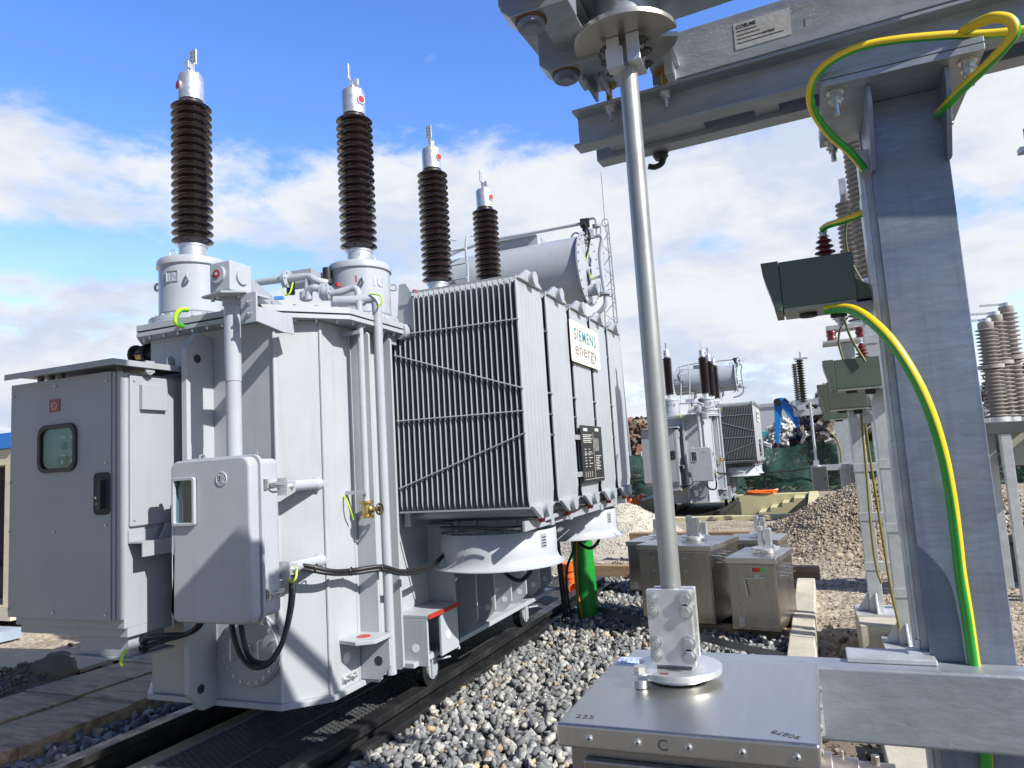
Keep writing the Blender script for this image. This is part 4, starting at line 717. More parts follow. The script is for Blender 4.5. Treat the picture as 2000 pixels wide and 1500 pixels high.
c2 = [PY(1688, 330, 2.50), PY(1660, 297, 2.46), PY(1620, 262, 2.42), PY(1590, 220, 2.36), PY(1582, 185, 2.30), PY(1592, 150, 2.285), PY(1625, 118, 2.28), PY(1680, 92, 2.285), PY(1750, 78, 2.29), PY(1850, 69, 2.31), PY(1920, 67, 2.32), PY(1990, 60, 2.32), PY(2060, 45, 2.33)]
cable('earthing_cable', 'yellow and green cable arching left over the bolted cap plate and behind the column top', c2, .0125, twist=1.5, sh=9)
c3 = [PY(1830, 225, 2.52), PY(1850, 205, 2.40), PY(1885, 168, 2.34), PY(1930, 125, 2.27), PY(1965, 88, 2.22), PY(1982, 60, 2.20), PY(1970, 38, 2.20), PY(1938, 35, 2.21), PY(1905, 48, 2.26), PY(1880, 62, 2.32)]
cable('earthing_cable', 'short yellow and green cable looping out to the right of the cap plate', c3, .0145, twist=2.5)
b = MB(); b.tube(spline([PY(1288, 285, 2.64), PY(1296, 302, 2.64), PY(1293, 318, 2.64), PY(1280, 326, 2.63), PY(1266, 325, 2.62)], 6), .011, 10); b.lathe([(.02, 0), (.03, .015), (.027, .02), (.031, .03), (.027, .035), (.031, .045), (.027, .05), (.031, .06), (.024, .075)], PY(1290, 312, 2.64), 18, axis=(.1, 0, 1)); o = b.build('cable_loop', M['rubber']); tag(o, 'black cable loop with a ribbed sleeve hanging under the overhead beams beside the rod', 'cable')
# ---- counter boxes on posts
def counter(name, label, org, s, rz=0.0, bracket=.1):
    o = thing(name, label, 'counter box', org, 'grey green counter boxes with red insulators'); ox, oy, oz = org
    def f(x, y, z): return (ox + x * s, oy + y * s, oz + z * s)
    b = MB(); b.box(f(-.155, -.11, 0), f(.125, .11, .195)); b.build('box_body', M['counter'], o, bevel=.004 * s)
    b = MB(); b.prism([(ox - .225 * s, oz + .20 * s), (ox - .156 * s, oz + .20 * s), (ox - .156 * s, oz - .012 * s), (ox - .185 * s, oz - .012 * s), (ox - .195 * s, oz + .05 * s), (ox - .22 * s, oz + .145 * s)], oy - .115 * s, oy + .115 * s, 'y'); b.build('hooded_cover', M['counter'], o, bevel=.003 * s)
    b = MB(); b.box(f(-.15, -.105, -.014), f(.12, .105, -.0005)); b.cyl(f(-.06, 0, -.03), f(-.06, 0, -.014), .035 * s, n=18, mi=1); b.build('bottom_plate', [M['counterl'], M['dark']], o)
    b = MB(); prof = [(.032, .195)]; 
    for k in range(4): z = .20 + k * .024; prof += [(.025 - k * .002, z), (.046 - k * .005, z + .007), (.046 - k * .005, z + .010), (.024 - k * .002, z + .018)]
    prof += [(.012, .30)]; b.lathe([(r * s, z * s) for r, z in prof], f(.03, 0, 0), 24); b.build('insulator', M['redins'], o)
    b = MB(); b.cyl(f(.03, 0, .295), f(.03, 0, .335), .008 * s, n=10); b.bolt(f(.03, 0, .30), (0, 0, 1), .016 * s, .012 * s); b.bolt(f(.03, 0, .32), (0, 0, 1), .013 * s, .012 * s)
    b.cyl(f(.055, 0, -.014), f(.055, 0, -.045), .032 * s, n=16, mi=1); b.cyl(f(.055, 0, -.045), f(.055, 0, -.085), .009 * s, n=10); b.bolt(f(.055, 0, -.052), (0, 0, -1), .018 * s, .012 * s); b.build('terminal', [M['bolt'], M['dark']], o)
    b = MB(); b.prism([(ox + .125 * s, oz), (ox + .225 * s, oz), (ox + .225 * s, oz + .02 * s), (ox + .125 * s, oz + .085 * s)], oy - .10 * s, oy + .10 * s, 'y'); b.build('rear_wedge', M['counter'], o)
    b = MB(); b.box(f(.10, -.12, -.022), f(.225 + bracket, .12, -.015)); b.box(f(.225 + bracket - .02, -.10, -.08), f(.225 + bracket, .10, -.022)); b.build('bracket', M['zinc'], o)
    return o
q = PY(1600, 592, 2.66); counter('counter_box', 'largest grey green counter box with a red ribbed insulator, beside the column', (q.x + .012, 2.68, q.z - .015), .83, bracket=.03)
cable('earthing_cable', 'short green and yellow lead from the nearest red insulator back to the column side', [PY(1605, 449, 2.67), PY(1618, 440, 2.65), PY(1650, 430, 2.6), PY(1680, 418, 2.57), PY(1705, 402, 2.57)], .0115, twist=1)
q = PY(1690, 757, 6.25); counter('counter_box', 'grey green counter box on the second post, with its red insulator showing above', (q.x - .03, 6.25, q.z), 1.16, bracket=.02)
q = PY(1670, 797, 7.0); counter('counter_box', 'grey green counter box half hidden directly under the second one', (q.x - .04, 7.0, q.z), 1.12, bracket=.02)
q = PY(1655, 816, 9.2); counter('counter_box', 'smallest grey green counter box, lowest of the four beside the column', (q.x - .02, 9.2, q.z), 1.2, bracket=.05)
# ---- surge arrester posts
def arrester(name, label, x, y, zb, ztop, ins0, ins1, rins, dx=0.0):
    o = thing(name, label, 'arrester post', (x, y, zb), 'surge arrester posts behind the column'); b = MB()
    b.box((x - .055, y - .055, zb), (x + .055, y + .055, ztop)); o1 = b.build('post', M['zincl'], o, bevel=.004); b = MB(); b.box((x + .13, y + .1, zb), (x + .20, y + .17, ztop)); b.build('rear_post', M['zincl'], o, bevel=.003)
    b = MB(); 
    for k in range(5):
        z = zb + .35 + k * (ztop - zb - .4) / 4.6; b.box((x - .062, y - .062, z), (x + .21, y - .005, z + .07))
    b.build('sleeve', M['zincl'], o, bevel=.003)
    b = MB(); b.box((x - .17, y - .17, zb - .02), (x + .24, y + .2, zb)); b.prism([(x - .055, zb), (x - .16, zb), (x - .055, zb + .16)], y - .008, y + .008, 'y'); b.prism([(y - .055, zb), (y - .16, zb), (y - .055, zb + .16)], x - .008, x + .008, 'x'); b.build('foot_plate', M['zincl'], o, bevel=.003)
    b = MB(); b.box((x - .20, y - .15, ztop), (x + .2, y + .15, ztop + .02)); b.box((x - .16, y - .1, ztop + .12), (x + .16, y + .1, ztop + .16), 0)
    b.build('top_plate', M['zincl'], o); b = MB(); [b.lathe([(.03, 0), (.042, .02), (.042, .03), (.03, .05), (.042, .07), (.042, .08), (.03, .1)], (x + sx * .12, y + sy * .07, ztop + .02), 14) for sx in (-1, 1) for sy in (-1, 1)]; b.build('red_spacer', M['redins'], o)
    b = MB(); n = int((ins1 - ins0) / .043); prof = [(rins * .6, ins0)]
    for k in range(n): z = ins0 + k * (ins1 - ins0) / n; h = (ins1 - ins0) / n; prof += [(rins * .62, z + h * .1), (rins, z + h * .35), (rins, z + h * .45), (rins * .62, z + h * .75)]
    prof += [(rins * .6, ins1), (rins * .5, ins1 + .06)]; x += dx; b.lathe(prof, (x, y, 0), 30); i_ = b.build('insulator', M['porcg'], o, ang=60)
    b = MB(); b.box((x - .06, y - .01, ins1 + .06), (x - .0, y + .005, ins1 + .22)); b.cyl((x, y, ins0 - .03), (x, y, ins0), rins * .9, n=24); b.build('terminal_plate', M['alu'], i_)
    return o
arrester('surge_arrester_post', 'nearer galvanised twin post with a tall grey ribbed insulator, left of the column', .52, 6.40, .10, 2.78, 2.96, 4.22, .125, .07)
arrester('surge_arrester_post', 'galvanised twin post with a grey ribbed insulator, standing on the concrete block', .37, 7.08, .20, 2.55, 2.73, 3.85, .112, .14)
arrester('surge_arrester_post', 'thin far arrester post carrying the lowest green counter box', .90, 9.2, .02, 1.95, 2.1, 3.0, .12)
for pts, lab in (([(1715, 590, 6.2), (1690, 560, 6.2), (1658, 500, 6.2), (1652, 450, 6.2), (1665, 410, 6.2), (1690, 385, 6.2)], 'thin yellow green wire bowing in front of the grey insulators'),
                 ([(1690, 706, 6.1), (1662, 660, 6.1), (1648, 620, 6.1), (1646, 605, 6.1)], 'thin yellow green wire rising from the second counter box'),
                 ([(1648, 706, 6.8), (1638, 670, 6.8), (1642, 640, 6.8), (1655, 620, 6.8)], 'thin yellow green wire curving outermost left above the second counter box'),
                 ([(1690, 830, 6.2), (1700, 900, 6.25), (1722, 1040, 6.28), (1740, 1150, 6.3), (1757, 1228, 6.3)], 'yellow green wire running down the nearer arrester post'),
                 ([(1682, 810, 6.95), (1690, 900, 6.97), (1702, 1040, 6.98), (1712, 1110, 6.98), (1722, 1140, 6.98)], 'yellow green wire running down the arrester post on the concrete block')):
    cable('earthing_wire', lab, [PY(*p) for p in pts], .0095, twist=2, n=12, olive=True)
b = MB(); b.box((.20, 6.62, -.5), (.95, 7.45, .18)); o = b.build('concrete_block', M['conc'], None, bevel=.015); tag(o, 'pale concrete footing block under the arrester post, beside the dug hole', 'concrete block')
# ---- stainless mechanism boxes stored on the gravel
def sbox(name, label, c, rz, w, d, h, handle=True, spindle=1):
    o = thing(name, label, 'metal box', c, 'stainless mechanism boxes set down on the gravel'); o.rotation_euler.z = rz
    def P(x, y, z): return (c[0] + x, c[1] + y, c[2] + z)
    b = MB(); b.box(P(-w / 2, -d / 2, .03), P(w / 2, d / 2, h - .02)); b.build('box_body', M['steelv'], o, bevel=.006)
    b = MB(); b.box(P(-w / 2 - .015, -d / 2 - .015, h - .05), P(w / 2 + .015, d / 2 + .015, h)); b.build('lid', M['steel'], o, bevel=.005)
    b = MB(); b.box(P(-w / 2 + .01, -d / 2 - .012, .05), P(w / 2 - .01, -d / 2 - .001, h - .06)); dd = b.build('door', M['steelv'], o, bevel=.005)
    if handle:
        b = MB(); b.cyl(P(.05, -d / 2 - .012, h - .16), P(.05, -d / 2 - .035, h - .16), .02, n=14); b.bar(P(-.06, -d / 2 - .032, h - .175), P(.12, -d / 2 - .032, h - .165), .012, .012); b.bar(P(-.06, -d / 2 - .032, h - .175), P(-.04, -d / 2 - .032, h - .33), .012, .012); b.box(P(-w / 2 + .07, -d / 2 - .022, .06), P(-w / 2 + .12, -d / 2 - .012, .14)); b.build('door_handle', M['bolt'], dd)
        b = MB(); b.box(P(0.01, -d / 2 - .0135, h - .12), P(.08, -d / 2 - .0122, h - .085)); b.box(P(.08, -d / 2 - .0135, h - .12), P(.12, -d / 2 - .0122, h - .085), 1); b.build('red_green_label', [M['red'], M['grn']], dd)
    else:
        b = MB(); [b.lathe([(.012, 0), (.012, .02), (.006, .03)], P(sx, -d / 2 - .012, zz), 12, axis=(0, -1, 0)) for sx in (-.2, -.02, .12) for zz in (h - .12, h - .24)]; b.build('door_studs', M['bolt'], dd)
    b = MB(); b.cyl(P(.06, 0, h), P(.06, 0, h + .03), .09, n=28); b.cyl(P(.06, 0, h + .03), P(.06, 0, h + .05), .13, n=32); b.build('spindle_disc', M['alu'], o, bevel=.002)
    b = MB(); b.box(P(.0, -.03, h + .05), P(.045, .03, h + .24)); b.box(P(.065, -.035, h + .05), P(.12, .03, h + .22)); b.cyl(P(.15, -.08, h + .04), P(.15, -.08, h + .08), .02, n=8); sc = b.build('spindle_clamp', M['alu'], o, bevel=.003)
    b = MB(); [b.cyl(P(w / 2, -d / 2 + .08 + .05 * k, h - .1 - .04 * (k % 3)), P(w / 2 + .07, -d / 2 + .08 + .05 * k, h - .1 - .04 * (k % 3)), .007, n=8) for k in range(9)]; b.build('side_studs', M['bolt'], o)
    return o
sbox('mechanism_box', 'stainless box with a bent door handle and red green label, by the kerb', (-.56, 7.18, .03), -.16, .42, .72, .66)
sbox('mechanism_box', 'stainless box with six round studs on its door, partly behind the rod', (-1.24, 7.38, .05), -.22, .72, .80, .74, handle=False)
sbox('mechanism_box', 'stainless box standing behind the one with the bent handle', (-.72, 8.9, .02), -.12, .58, .62, .62)
sbox('mechanism_box', 'stainless box seen just right of the rod behind the six studded one', (-1.36, 8.75, .0), -.15, .52, .6, .62)
sbox('mechanism_box', 'stainless box mostly hidden by the rod at the back left of its group', (-1.93, 9.05, .0), -.15, .5, .6, .62)
# ---- timbers, kerb, pipes, strap
def timber(name, label, a, c_, w, h, m='wood', group=None):
    b = MB(); b.bar(a, c_, w, h); o = b.build(name, M[m], None, bevel=.008); return tag(o, label, 'timber', group)
timber('timber_beam', 'long brown timber beam lying behind the mechanism boxes', (-3.3, 10.02, .08), (-.08, 9.85, .08), .16, .16)
timber('timber_beam', 'short brown timber beam lying farther back below the second transformer', (-2.9, 11.8, .30), (-.75, 11.5, .32), .2, .22)
timber('timber_bearer', 'dark timber bearer lying under the studded box', (-1.75, 7.2, .02), (-.3, 6.9, .02), .10, .08)
b = MB(); 
for k in range(8): y0 = 5.2 + k * .52; b.box((-.335 + random.uniform(-.006, .006), y0 + .004, -.35), (-.135 + random.uniform(-.006, .006), y0 + .514, .10 + random.uniform(-.006, .006)))
o = b.build('concrete_kerb', M['conc'], None, bevel=.012); tag(o, 'pale concrete kerb of short blocks along the gravel edge, right of the boxes', 'kerb')
gp = PZ(1150, 1206, -.02); b = MB(); t_ = V(gp.x - .03, gp.y, .95); b.cyl(gp, t_, .115, n=36); b.cyl(t_ - V(0, 0, .12), t_ + V(0, 0, .0), .122, n=36)
o = b.build('green_pipe', M['green'], None); tag(o, 'upright bright green plastic pipe in the gravel below the second fan', 'pipe')
pts = [V(*(Vector(gp) + (t_ - gp) * t + V(-.035 - .02 * math.sin(5 * t), -.118 + .01, 0))) for t in np.linspace(0.02, .9, 9)]
b = MB(); b.tube(spline(pts, 4), .009, 8); o = b.build('orange_rope', M['orange']); tag(o, 'thin orange rope hanging down the front of the green pipe', 'rope')
b = MB(); b.tube(spline([V(gp.x - .0, gp.y - .30, 1.0), V(gp.x - .02, gp.y - .28, .75), V(gp.x - .14, gp.y - .2, .52), V(gp.x - .16, gp.y - .18, .25), V(gp.x - .14, gp.y - .15, 0)], 7), .014, 8); b.tube(spline([V(gp.x - .24, gp.y - .2, .95), V(gp.x - .22, gp.y - .2, .6), V(gp.x - .2, gp.y - .16, .0)], 7), .03, 10); o = b.build('black_hose', M['rubber']); tag(o, 'black hoses hanging beside the green pipe below the second fan', 'hose')
og = PZ(1108, 1160, 0.0) + V(0.0, 0, 0); OP = thing('orange_pipe_fitting', 'orange plastic drain pipe branch lying on the gravel left of the green pipe', 'pipe', og)
b = MB(); q = Vector(og) + V(0, 0, .10); b.lathe([(.095, -.05), (.095, .08), (.103, .09), (.103, .12), (.095, .13), (.095, .17), (.11, .18), (.11, .27), (.10, .275), (.09, .27), (.09, .08)], q + V(-.02, .25, -.03), 32); b.build('upright_socket', M['orange'], OP)
b = MB(); b.lathe([(.07, 0), (.07, .15), (.085, .16), (.085, .25), (.068, .255), (.062, .15)], q + V(-.02, .25, -.03), 28, axis=(.55, -1, -.05)); b.build('side_branch', M['orange'], OP)
b = MB()
sp = spline([PZ(1045, 1165, .05), PZ(1130, 1181, .06), PZ(1170, 1191, .07), PZ(1220, 1207, .07), PZ(1300, 1230, .06), PZ(1370, 1246, .05), PZ(1430, 1261, .05), PZ(1560, 1290, .04)], 8)
vs = []; 
for p in sp: vs += [p + V(.0, -.02, -.02), p + V(.0, .02, .03), p + V(0, .026, .027), p + V(0, -.014, -.023)]
fs = [(4 * i + a, 4 * i + (a + 1) % 4, 4 * i + 4 + (a + 1) % 4, 4 * i + 4 + a) for i in range(len(sp) - 1) for a in range(4)]; b.add(vs, fs); o = b.build('flat_strap', M['strap']); tag(o, 'dark grey flat earthing strip snaking over the gravel', 'strip')
# ================================================================ TRACK, GROUND
def struct(o): o['kind'] = 'structure'; return o
for i, (x0, x1) in enumerate(((-2.81, -2.69), (-4.19, -4.07))):
    b = MB(); b.box((x0, 1.5, .06), (x1, 9.3, .112)); b.box((x0 + .04, 1.5, -.1), (x1 - .04, 9.3, .06)); b.box((x0 - .03, 1.5, -.14), (x1 + .09, 9.3, -.1))
    if i == 0: b.box((-2.675, 1.5, -.12), (-2.60, 9.3, .035)); b.box((-2.69, 1.5, -.1), (-2.675, 9.3, .02))
    o = b.build('rail', M['track'], None, bevel=.006); tag(o, ['black steel rail in channel under the near side wheels, edged by gravel', 'black steel rail on the far side beside the plank walkway'][i], 'rail', 'rails under the transformer')
b = MB()
for s in (1, -1):
    k = 1.2
    while k < 9.6:
        y0 = k; x0 = -3.78 if s > 0 else -2.83; x1 = -2.83 if s > 0 else -3.78
        b.bar((x0, y0, .0), (x1, y0 + .95 * .55, .0), .006, .012); k += .045
for xx in (-3.78, -3.30, -2.84): b.box((xx - .012, 1.2, -.03), (xx + .012, 9.9, .010))
for k in range(9): b.box((-3.78, 1.4 + k, -.03), (-2.84, 1.43 + k, -.008))
o = b.build('steel_grating', M['strap'], None, smooth=False); tag(o, 'expanded steel mesh grating lying between the rails', 'grating')
b = MB(); b.box((-3.98, 1.0, -.4), (-3.80, 9.4, -.012)); o = b.build('concrete_edge', M['ycon'], None, bevel=.008); tag(o, 'yellowish concrete edge strip beside the grating', 'kerb')
b = MB(); b.box((-4.14, 0.8, -.5), (-2.6, 10, -.38)); struct(b.build('pit_floor', mat('pit_floor', (.05, .05, .05), .9, var=.3)))
# terrain ---------------------------------------------------------
def vnoise(X, Y, f, seed):
    r = np.random.default_rng(seed); g = r.random((64, 64)); x = X * f; y = Y * f; xi = np.floor(x).astype(int); yi = np.floor(y).astype(int); fx = x - xi; fy = y - yi; fx = fx * fx * (3 - 2 * fx); fy = fy * fy * (3 - 2 * fy)
    G_ = lambda a, c: g[a % 64, c % 64]; return (G_(xi, yi) * (1 - fx) + G_(xi + 1, yi) * fx) * (1 - fy) + (G_(xi, yi + 1) * (1 - fx) + G_(xi + 1, yi + 1) * fx) * fy - .5
def fbm(X, Y, f, seed, o=4): return sum(vnoise(X, Y, f * 2 ** k, seed + k) / 2 ** k for k in range(o))
def height(X, Y):
    z = -.045 + .05 * fbm(X, Y, .9, 3) + .02 * fbm(X, Y, 5, 9)
    z = z - .38 * np.exp(-(((X - .03) / .26) ** 4 + ((Y - 6.5) / .75) ** 4))
    z = z + .16 * np.exp(-(((X + 7.4) / .7) ** 2 + ((Y - 6.9) / .5) ** 2)) + .12 * np.exp(-(((X + 6.9) / .8) ** 2 + ((Y - 3.6) / .5) ** 2))
    inside = (X > -4.12) & (X < -2.62) & (Y < 9.6); z = np.where(inside, -.55, z); z = np.where((X > -2.7) & (X < -.34) & (Y < 9.8), np.minimum(z, -.06), z)
    pit = (X > -4.9) & (X < -.2) & (Y > 18.6) & (Y < 27.2); return np.where(pit, -.8, z)
def grid(name, x0, x1, y0, y1, st, hf, m):
    xs = np.arange(x0, x1 + st / 2, st); ys = np.arange(y0, y1 + st / 2, st); X, Y = np.meshgrid(xs, ys); Z = hf(X, Y); nx, ny = len(xs), len(ys)
    vs = np.stack([X.ravel(), Y.ravel(), Z.ravel()], 1); i = np.arange(nx * ny).reshape(ny, nx); fs = np.stack([i[:-1, :-1].ravel(), i[:-1, 1:].ravel(), i[1:, 1:].ravel(), i[1:, :-1].ravel()], 1)
    me = bpy.data.meshes.new(name); me.from_pydata(vs.tolist(), [], fs.tolist()); me.polygons.foreach_set('use_smooth', [True] * len(me.polygons)); me.materials.append(m); o = bpy.data.objects.new(name, me); COL.objects.link(o); return struct(o)
soil = mat('dry_soil', (.36, .31, .235), .95, var=.22, scale=1.5, bump=.9, bscale=26, dirt=(.17, .13, .09), dscale=.8, damt=.7, voro=.3, vscale=16, vbump=.8)
grid('ground', -16, 14, -2, 34, .12, height, soil)
b = MB(); b.add([(-700, -300, -.9), (700, -300, -.9), (700, 1200, -.9), (-700, 1200, -.9)], [(0, 1, 2, 3)]); struct(b.build('distant_ground', soil))
def bump(cx, cy, rx, ry, h, seed, p=1.0, base=-.15):
    def f(X, Y):
        r = np.sqrt(((X - cx) / rx) ** 2 + ((Y - cy) / ry) ** 2) * (1 + .30 * fbm(X, Y, .5, seed)); q = np.clip(1 - r / 1.9, 0, 1); return base + (h - base) * (q * q * (3 - 2 * q)) ** p * (1 + .22 * fbm(X, Y, 1.3, seed + 5)) + .06 * fbm(X, Y, 4, seed + 2) * (q > 0)
    return f
rubble = mat('rubble_soil', (.30, .245, .175), .95, var=.2, scale=2, bump=.8, bscale=30, dirt=(.17, .13, .09), dscale=1.2, damt=.6, voro=.35, vscale=11, vbump=1.0)
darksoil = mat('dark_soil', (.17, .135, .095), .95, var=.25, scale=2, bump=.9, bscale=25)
pale = mat('pale_crushed_stone', (.46, .43, .36), .95, var=.15, scale=3, bump=.8, bscale=40)
mounds = [('rubble_mound', 1.65, 14.7, 2.2, 1.75, .98, 11, rubble, .14, 17000, (.02, .08)), ('earth_mound', 3.45, 10.6, .95, 1.5, 1.62, 21, darksoil, .12, 2500, (.02, .11)), ('crushed_stone_heap', -3.5, 13.6, 1.05, 1.05, .72, 31, pale, .12, 4500, (.012, .035)), ('earth_mound', -8.3, 8.3, .9, .7, .55, 51, rubble, .12, 300, (.03, .09))]
# rocks -------------------------------------------------------------
def rockshapes(n, pts, seed):
    r = random.Random(seed); out = []
    for _ in range(n):
        bm = bmesh.new(); sc = (1, r.uniform(.6, .95), r.uniform(.45, .8))
        for _ in range(pts):
            v = Vector((r.gauss(0, 1), r.gauss(0, 1), r.gauss(0, 1))).normalized() * r.uniform(.75, 1); bm.verts.new((v.x * sc[0], v.y * sc[1], v.z * sc[2]))
        bmesh.ops.convex_hull(bm, input=bm.verts); bmesh.ops.delete(bm, geom=[v for v in bm.verts if not v.link_faces], context='VERTS'); bmesh.ops.triangulate(bm, faces=bm.faces)
        bm.verts.index_update(); out.append((np.array([v.co[:] for v in bm.verts]), np.array([[v.index for v in f.verts] for f in bm.faces]))); bm.free()
    return out
ROCKS = rockshapes(16, 10, 5)
def rocks(name, P, sizes, mts, label=None, cat=None, kind='stuff', flat=.0):
    VS, FS, o = [], [], 0; n = len(P); which = RNG.integers(0, len(ROCKS), n)
    Q = RNG.normal(size=(n, 4)); Q /= np.linalg.norm(Q, axis=1)[:, None]; w, x, y, z = Q.T
    R = np.stack([1 - 2 * (y * y + z * z), 2 * (x * y - w * z), 2 * (x * z + w * y), 2 * (x * y + w * z), 1 - 2 * (x * x + z * z), 2 * (y * z - w * x), 2 * (x * z - w * y), 2 * (y * z + w * x), 1 - 2 * (x * x + y * y)], 1).reshape(-1, 3, 3)
    for i in range(n):
        v, f = ROCKS[which[i]]; VS.append((v * sizes[i]) @ R[i].T + P[i]); FS.append(f + o); o += len(v)
    VS = np.concatenate(VS).astype(np.float32); FS = np.concatenate(FS).astype(np.int32); me = bpy.data.meshes.new(name); me.vertices.add(len(VS)); me.vertices.foreach_set('co', VS.ravel()); nf = len(FS)
    me.loops.add(nf * 3); me.loops.foreach_set('vertex_index', FS.ravel()); me.polygons.add(nf); me.polygons.foreach_set('loop_start', np.arange(nf, dtype=np.int32) * 3); me.materials.append(mts); me.update(calc_edges=True); me.validate()
    ob = bpy.data.objects.new(name, me); COL.objects.link(ob)
    if label: tag(ob, label, cat)
    if kind: ob['kind'] = kind
    return ob
def stone_mat(name, ramp, rough=.85):
    m = bpy.data.materials.new(name); m.use_nodes = True; nt = m.node_tree; N, L = nt.nodes, nt.links; b = N['Principled BSDF']; b.inputs['Roughness'].default_value = rough
    g = N.new('ShaderNodeNewGeometry'); cr = N.new('ShaderNodeValToRGB'); cr.color_ramp.interpolation = 'CONSTANT'; L.new(g.outputs['Random Per Island'], cr.inputs[0])
    while len(cr.color_ramp.elements) < len(ramp): cr.color_ramp.elements.new(1)
    for e, (p, c) in zip(cr.color_ramp.elements, ramp): e.position = p; e.color = (*c, 1)
    tc = N.new('ShaderNodeTexCoord'); n = N.new('ShaderNodeTexNoise'); n.inputs['Scale'].default_value = 45; n.inputs['Detail'].default_value = 6; L.new(tc.outputs['Object'], n.inputs['Vector'])
    mr = N.new('ShaderNodeMapRange'); L.new(n.outputs['Fac'], mr.inputs['Value']); mr.inputs['From Min'].default_value = .3; mr.inputs['From Max'].default_value = .7; mr.inputs['To Min'].default_value = .65; mr.inputs['To Max'].default_value = 1.3
    cb = N.new('ShaderNodeCombineXYZ'); [L.new(mr.outputs[0], cb.inputs[i]) for i in range(3)]; mx = N.new('ShaderNodeMix'); mx.data_type = 'RGBA'; mx.blend_type = 'MULTIPLY'; mx.inputs[0].default_value = 1; L.new(cr.outputs[0], mx.inputs[6]); L.new(cb.outputs[0], mx.inputs[7]); L.new(mx.outputs[2], b.inputs['Base Color'])
    bp = N.new('ShaderNodeBump'); bp.inputs['Strength'].default_value = .5; bp.inputs['Distance'].default_value = .01; L.new(n.outputs['Fac'], bp.inputs['Height']); L.new(bp.outputs[0], b.inputs['Normal']); return m
ballast = stone_mat('ballast', [(0, (.19, .20, .205)), (.22, (.135, .14, .145)), (.42, (.29, .295, .285)), (.60, (.37, .36, .33)), (.70, (.19, .195, .20)), (.84, (.47, .45, .40)), (.90, (.33, .25, .17)), (.94, (.40, .42, .40)), (.98, (.46, .37, .22))])
rub = stone_mat('rubble_stones', [(0, (.30, .25, .185)), (.3, (.22, .175, .125)), (.55, (.38, .325, .25)), (.8, (.26, .225, .185)), (.93, (.47, .41, .32))])
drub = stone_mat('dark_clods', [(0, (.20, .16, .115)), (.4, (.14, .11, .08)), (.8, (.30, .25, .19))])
prub = stone_mat('pale_stones', [(0, (.48, .45, .38)), (.4, (.38, .36, .31)), (.75, (.58, .55, .48))])
def scatter(x0, x1, y0, y1, n, s0, s1, zf):
    P = np.stack([RNG.uniform(x0, x1, n), RNG.uniform(y0, y1, n), np.zeros(n)], 1); sz = s0 + (s1 - s0) * RNG.beta(1.9, 2.2, n); P[:, 2] = zf(P[:, 0], P[:, 1], sz, n); return P, sz
lay = lambda X, Y, sz, n: -.045 + .02 * fbm(X, Y, 1.2, 77) + sz * .35 + RNG.uniform(-.01, .03, n)
Pa, sa = scatter(-2.60, -.33, 2.6, 6.2, 6200, .020, .074, lay); Pb, sb = scatter(-2.60, -.33, 6.2, 9.95, 4600, .020, .072, lay); Pc, sc_ = scatter(-4.70, -4.20, 2.0, 8, 1500, .028, .075, lambda X, Y, sz, n: lay(X, Y, sz, n) + .03); Pd, sd = scatter(-3.9, -2.6, 9.4, 10.0, 700, .024, .05, lay)
rocks('gravel', np.concatenate([Pa, Pb, Pc, Pd]), np.concatenate([sa, sb, sc_, sd]), ballast, 'grey crushed stone ballast spread beside the rails and round the boxes', 'gravel')
b = MB(); b.box((-2.60, 2.2, -.3), (-.335, 9.95, -.045)); b.box((-4.72, 1.5, -.3), (-4.19, 9.3, -.02)); b.box((-2.6, -9, -.4), (6, 2.2, -.03)); struct(b.build('gravel_bed_and_dark_sheet', mat('gravel_bed_and_dark_sheet', (.08, .08, .08), .9, var=.4, scale=20, bump=.8)))  # last box is an unseen dark sheet added around the camera against reflected light
RP, RS = [], []
for k, (nm, cx, cy, rx, ry, h, seed, m_, st, n, sr) in enumerate(mounds):
    hf = bump(cx, cy, rx, ry, h, seed); grid(nm, cx - 2.0 * rx, cx + 2.0 * rx, cy - 2.0 * ry, cy + 2.0 * ry, st, hf, m_)
    X = RNG.normal(cx, rx * .8, n); Y = RNG.normal(cy - ry * .45, ry * .75, n); ss = sr[0] + (sr[1] - sr[0]) * RNG.beta(1.1, 4.5, n); Z = np.maximum(hf(X, Y), -.05) + ss * .15
    rocks('mound_stones', np.stack([X, Y, Z], 1), ss, [rub, drub, prub, rub][k], ['beige rubble strewn over the broad mound behind the boxes', 'dark clods covering the tall earth mound right of the column', 'pale crushed stones covering the low heap beyond the green pipe', 'stones on the low heap by the shed'][k], 'rubble')
X = RNG.uniform(-.2, 5.5, 12000); Y = RNG.uniform(5.4, 14, 12000); s_ = .008 + .028 * RNG.beta(1, 5, 12000); k_ = (X > -.1); rocks('loose_stones', np.stack([X, Y, height(X, Y) + s_ * .3], 1)[k_], s_[k_], rub, 'small loose stones on the bare ground between the kerb and the mounds', 'stones')
X = np.concatenate([RNG.normal(.03, .22, 500), RNG.normal(-6.9, .9, 700), RNG.uniform(-3.2, -1.2, 500)]); Y = np.concatenate([RNG.normal(6.5, .6, 500), RNG.normal(4.6, 1.3, 700), RNG.uniform(10.1, 12, 500)]); n_ = len(X); s_ = .012 + .075 * RNG.beta(1, 5, n_); keep = (X < -6.1) | (X > -4); rocks('earth_clods', np.stack([X, Y, height(X, Y) + s_ * .3], 1)[keep], s_[keep], drub, 'dark clods of soil in the dug hole and beside the plank walkway', 'soil')
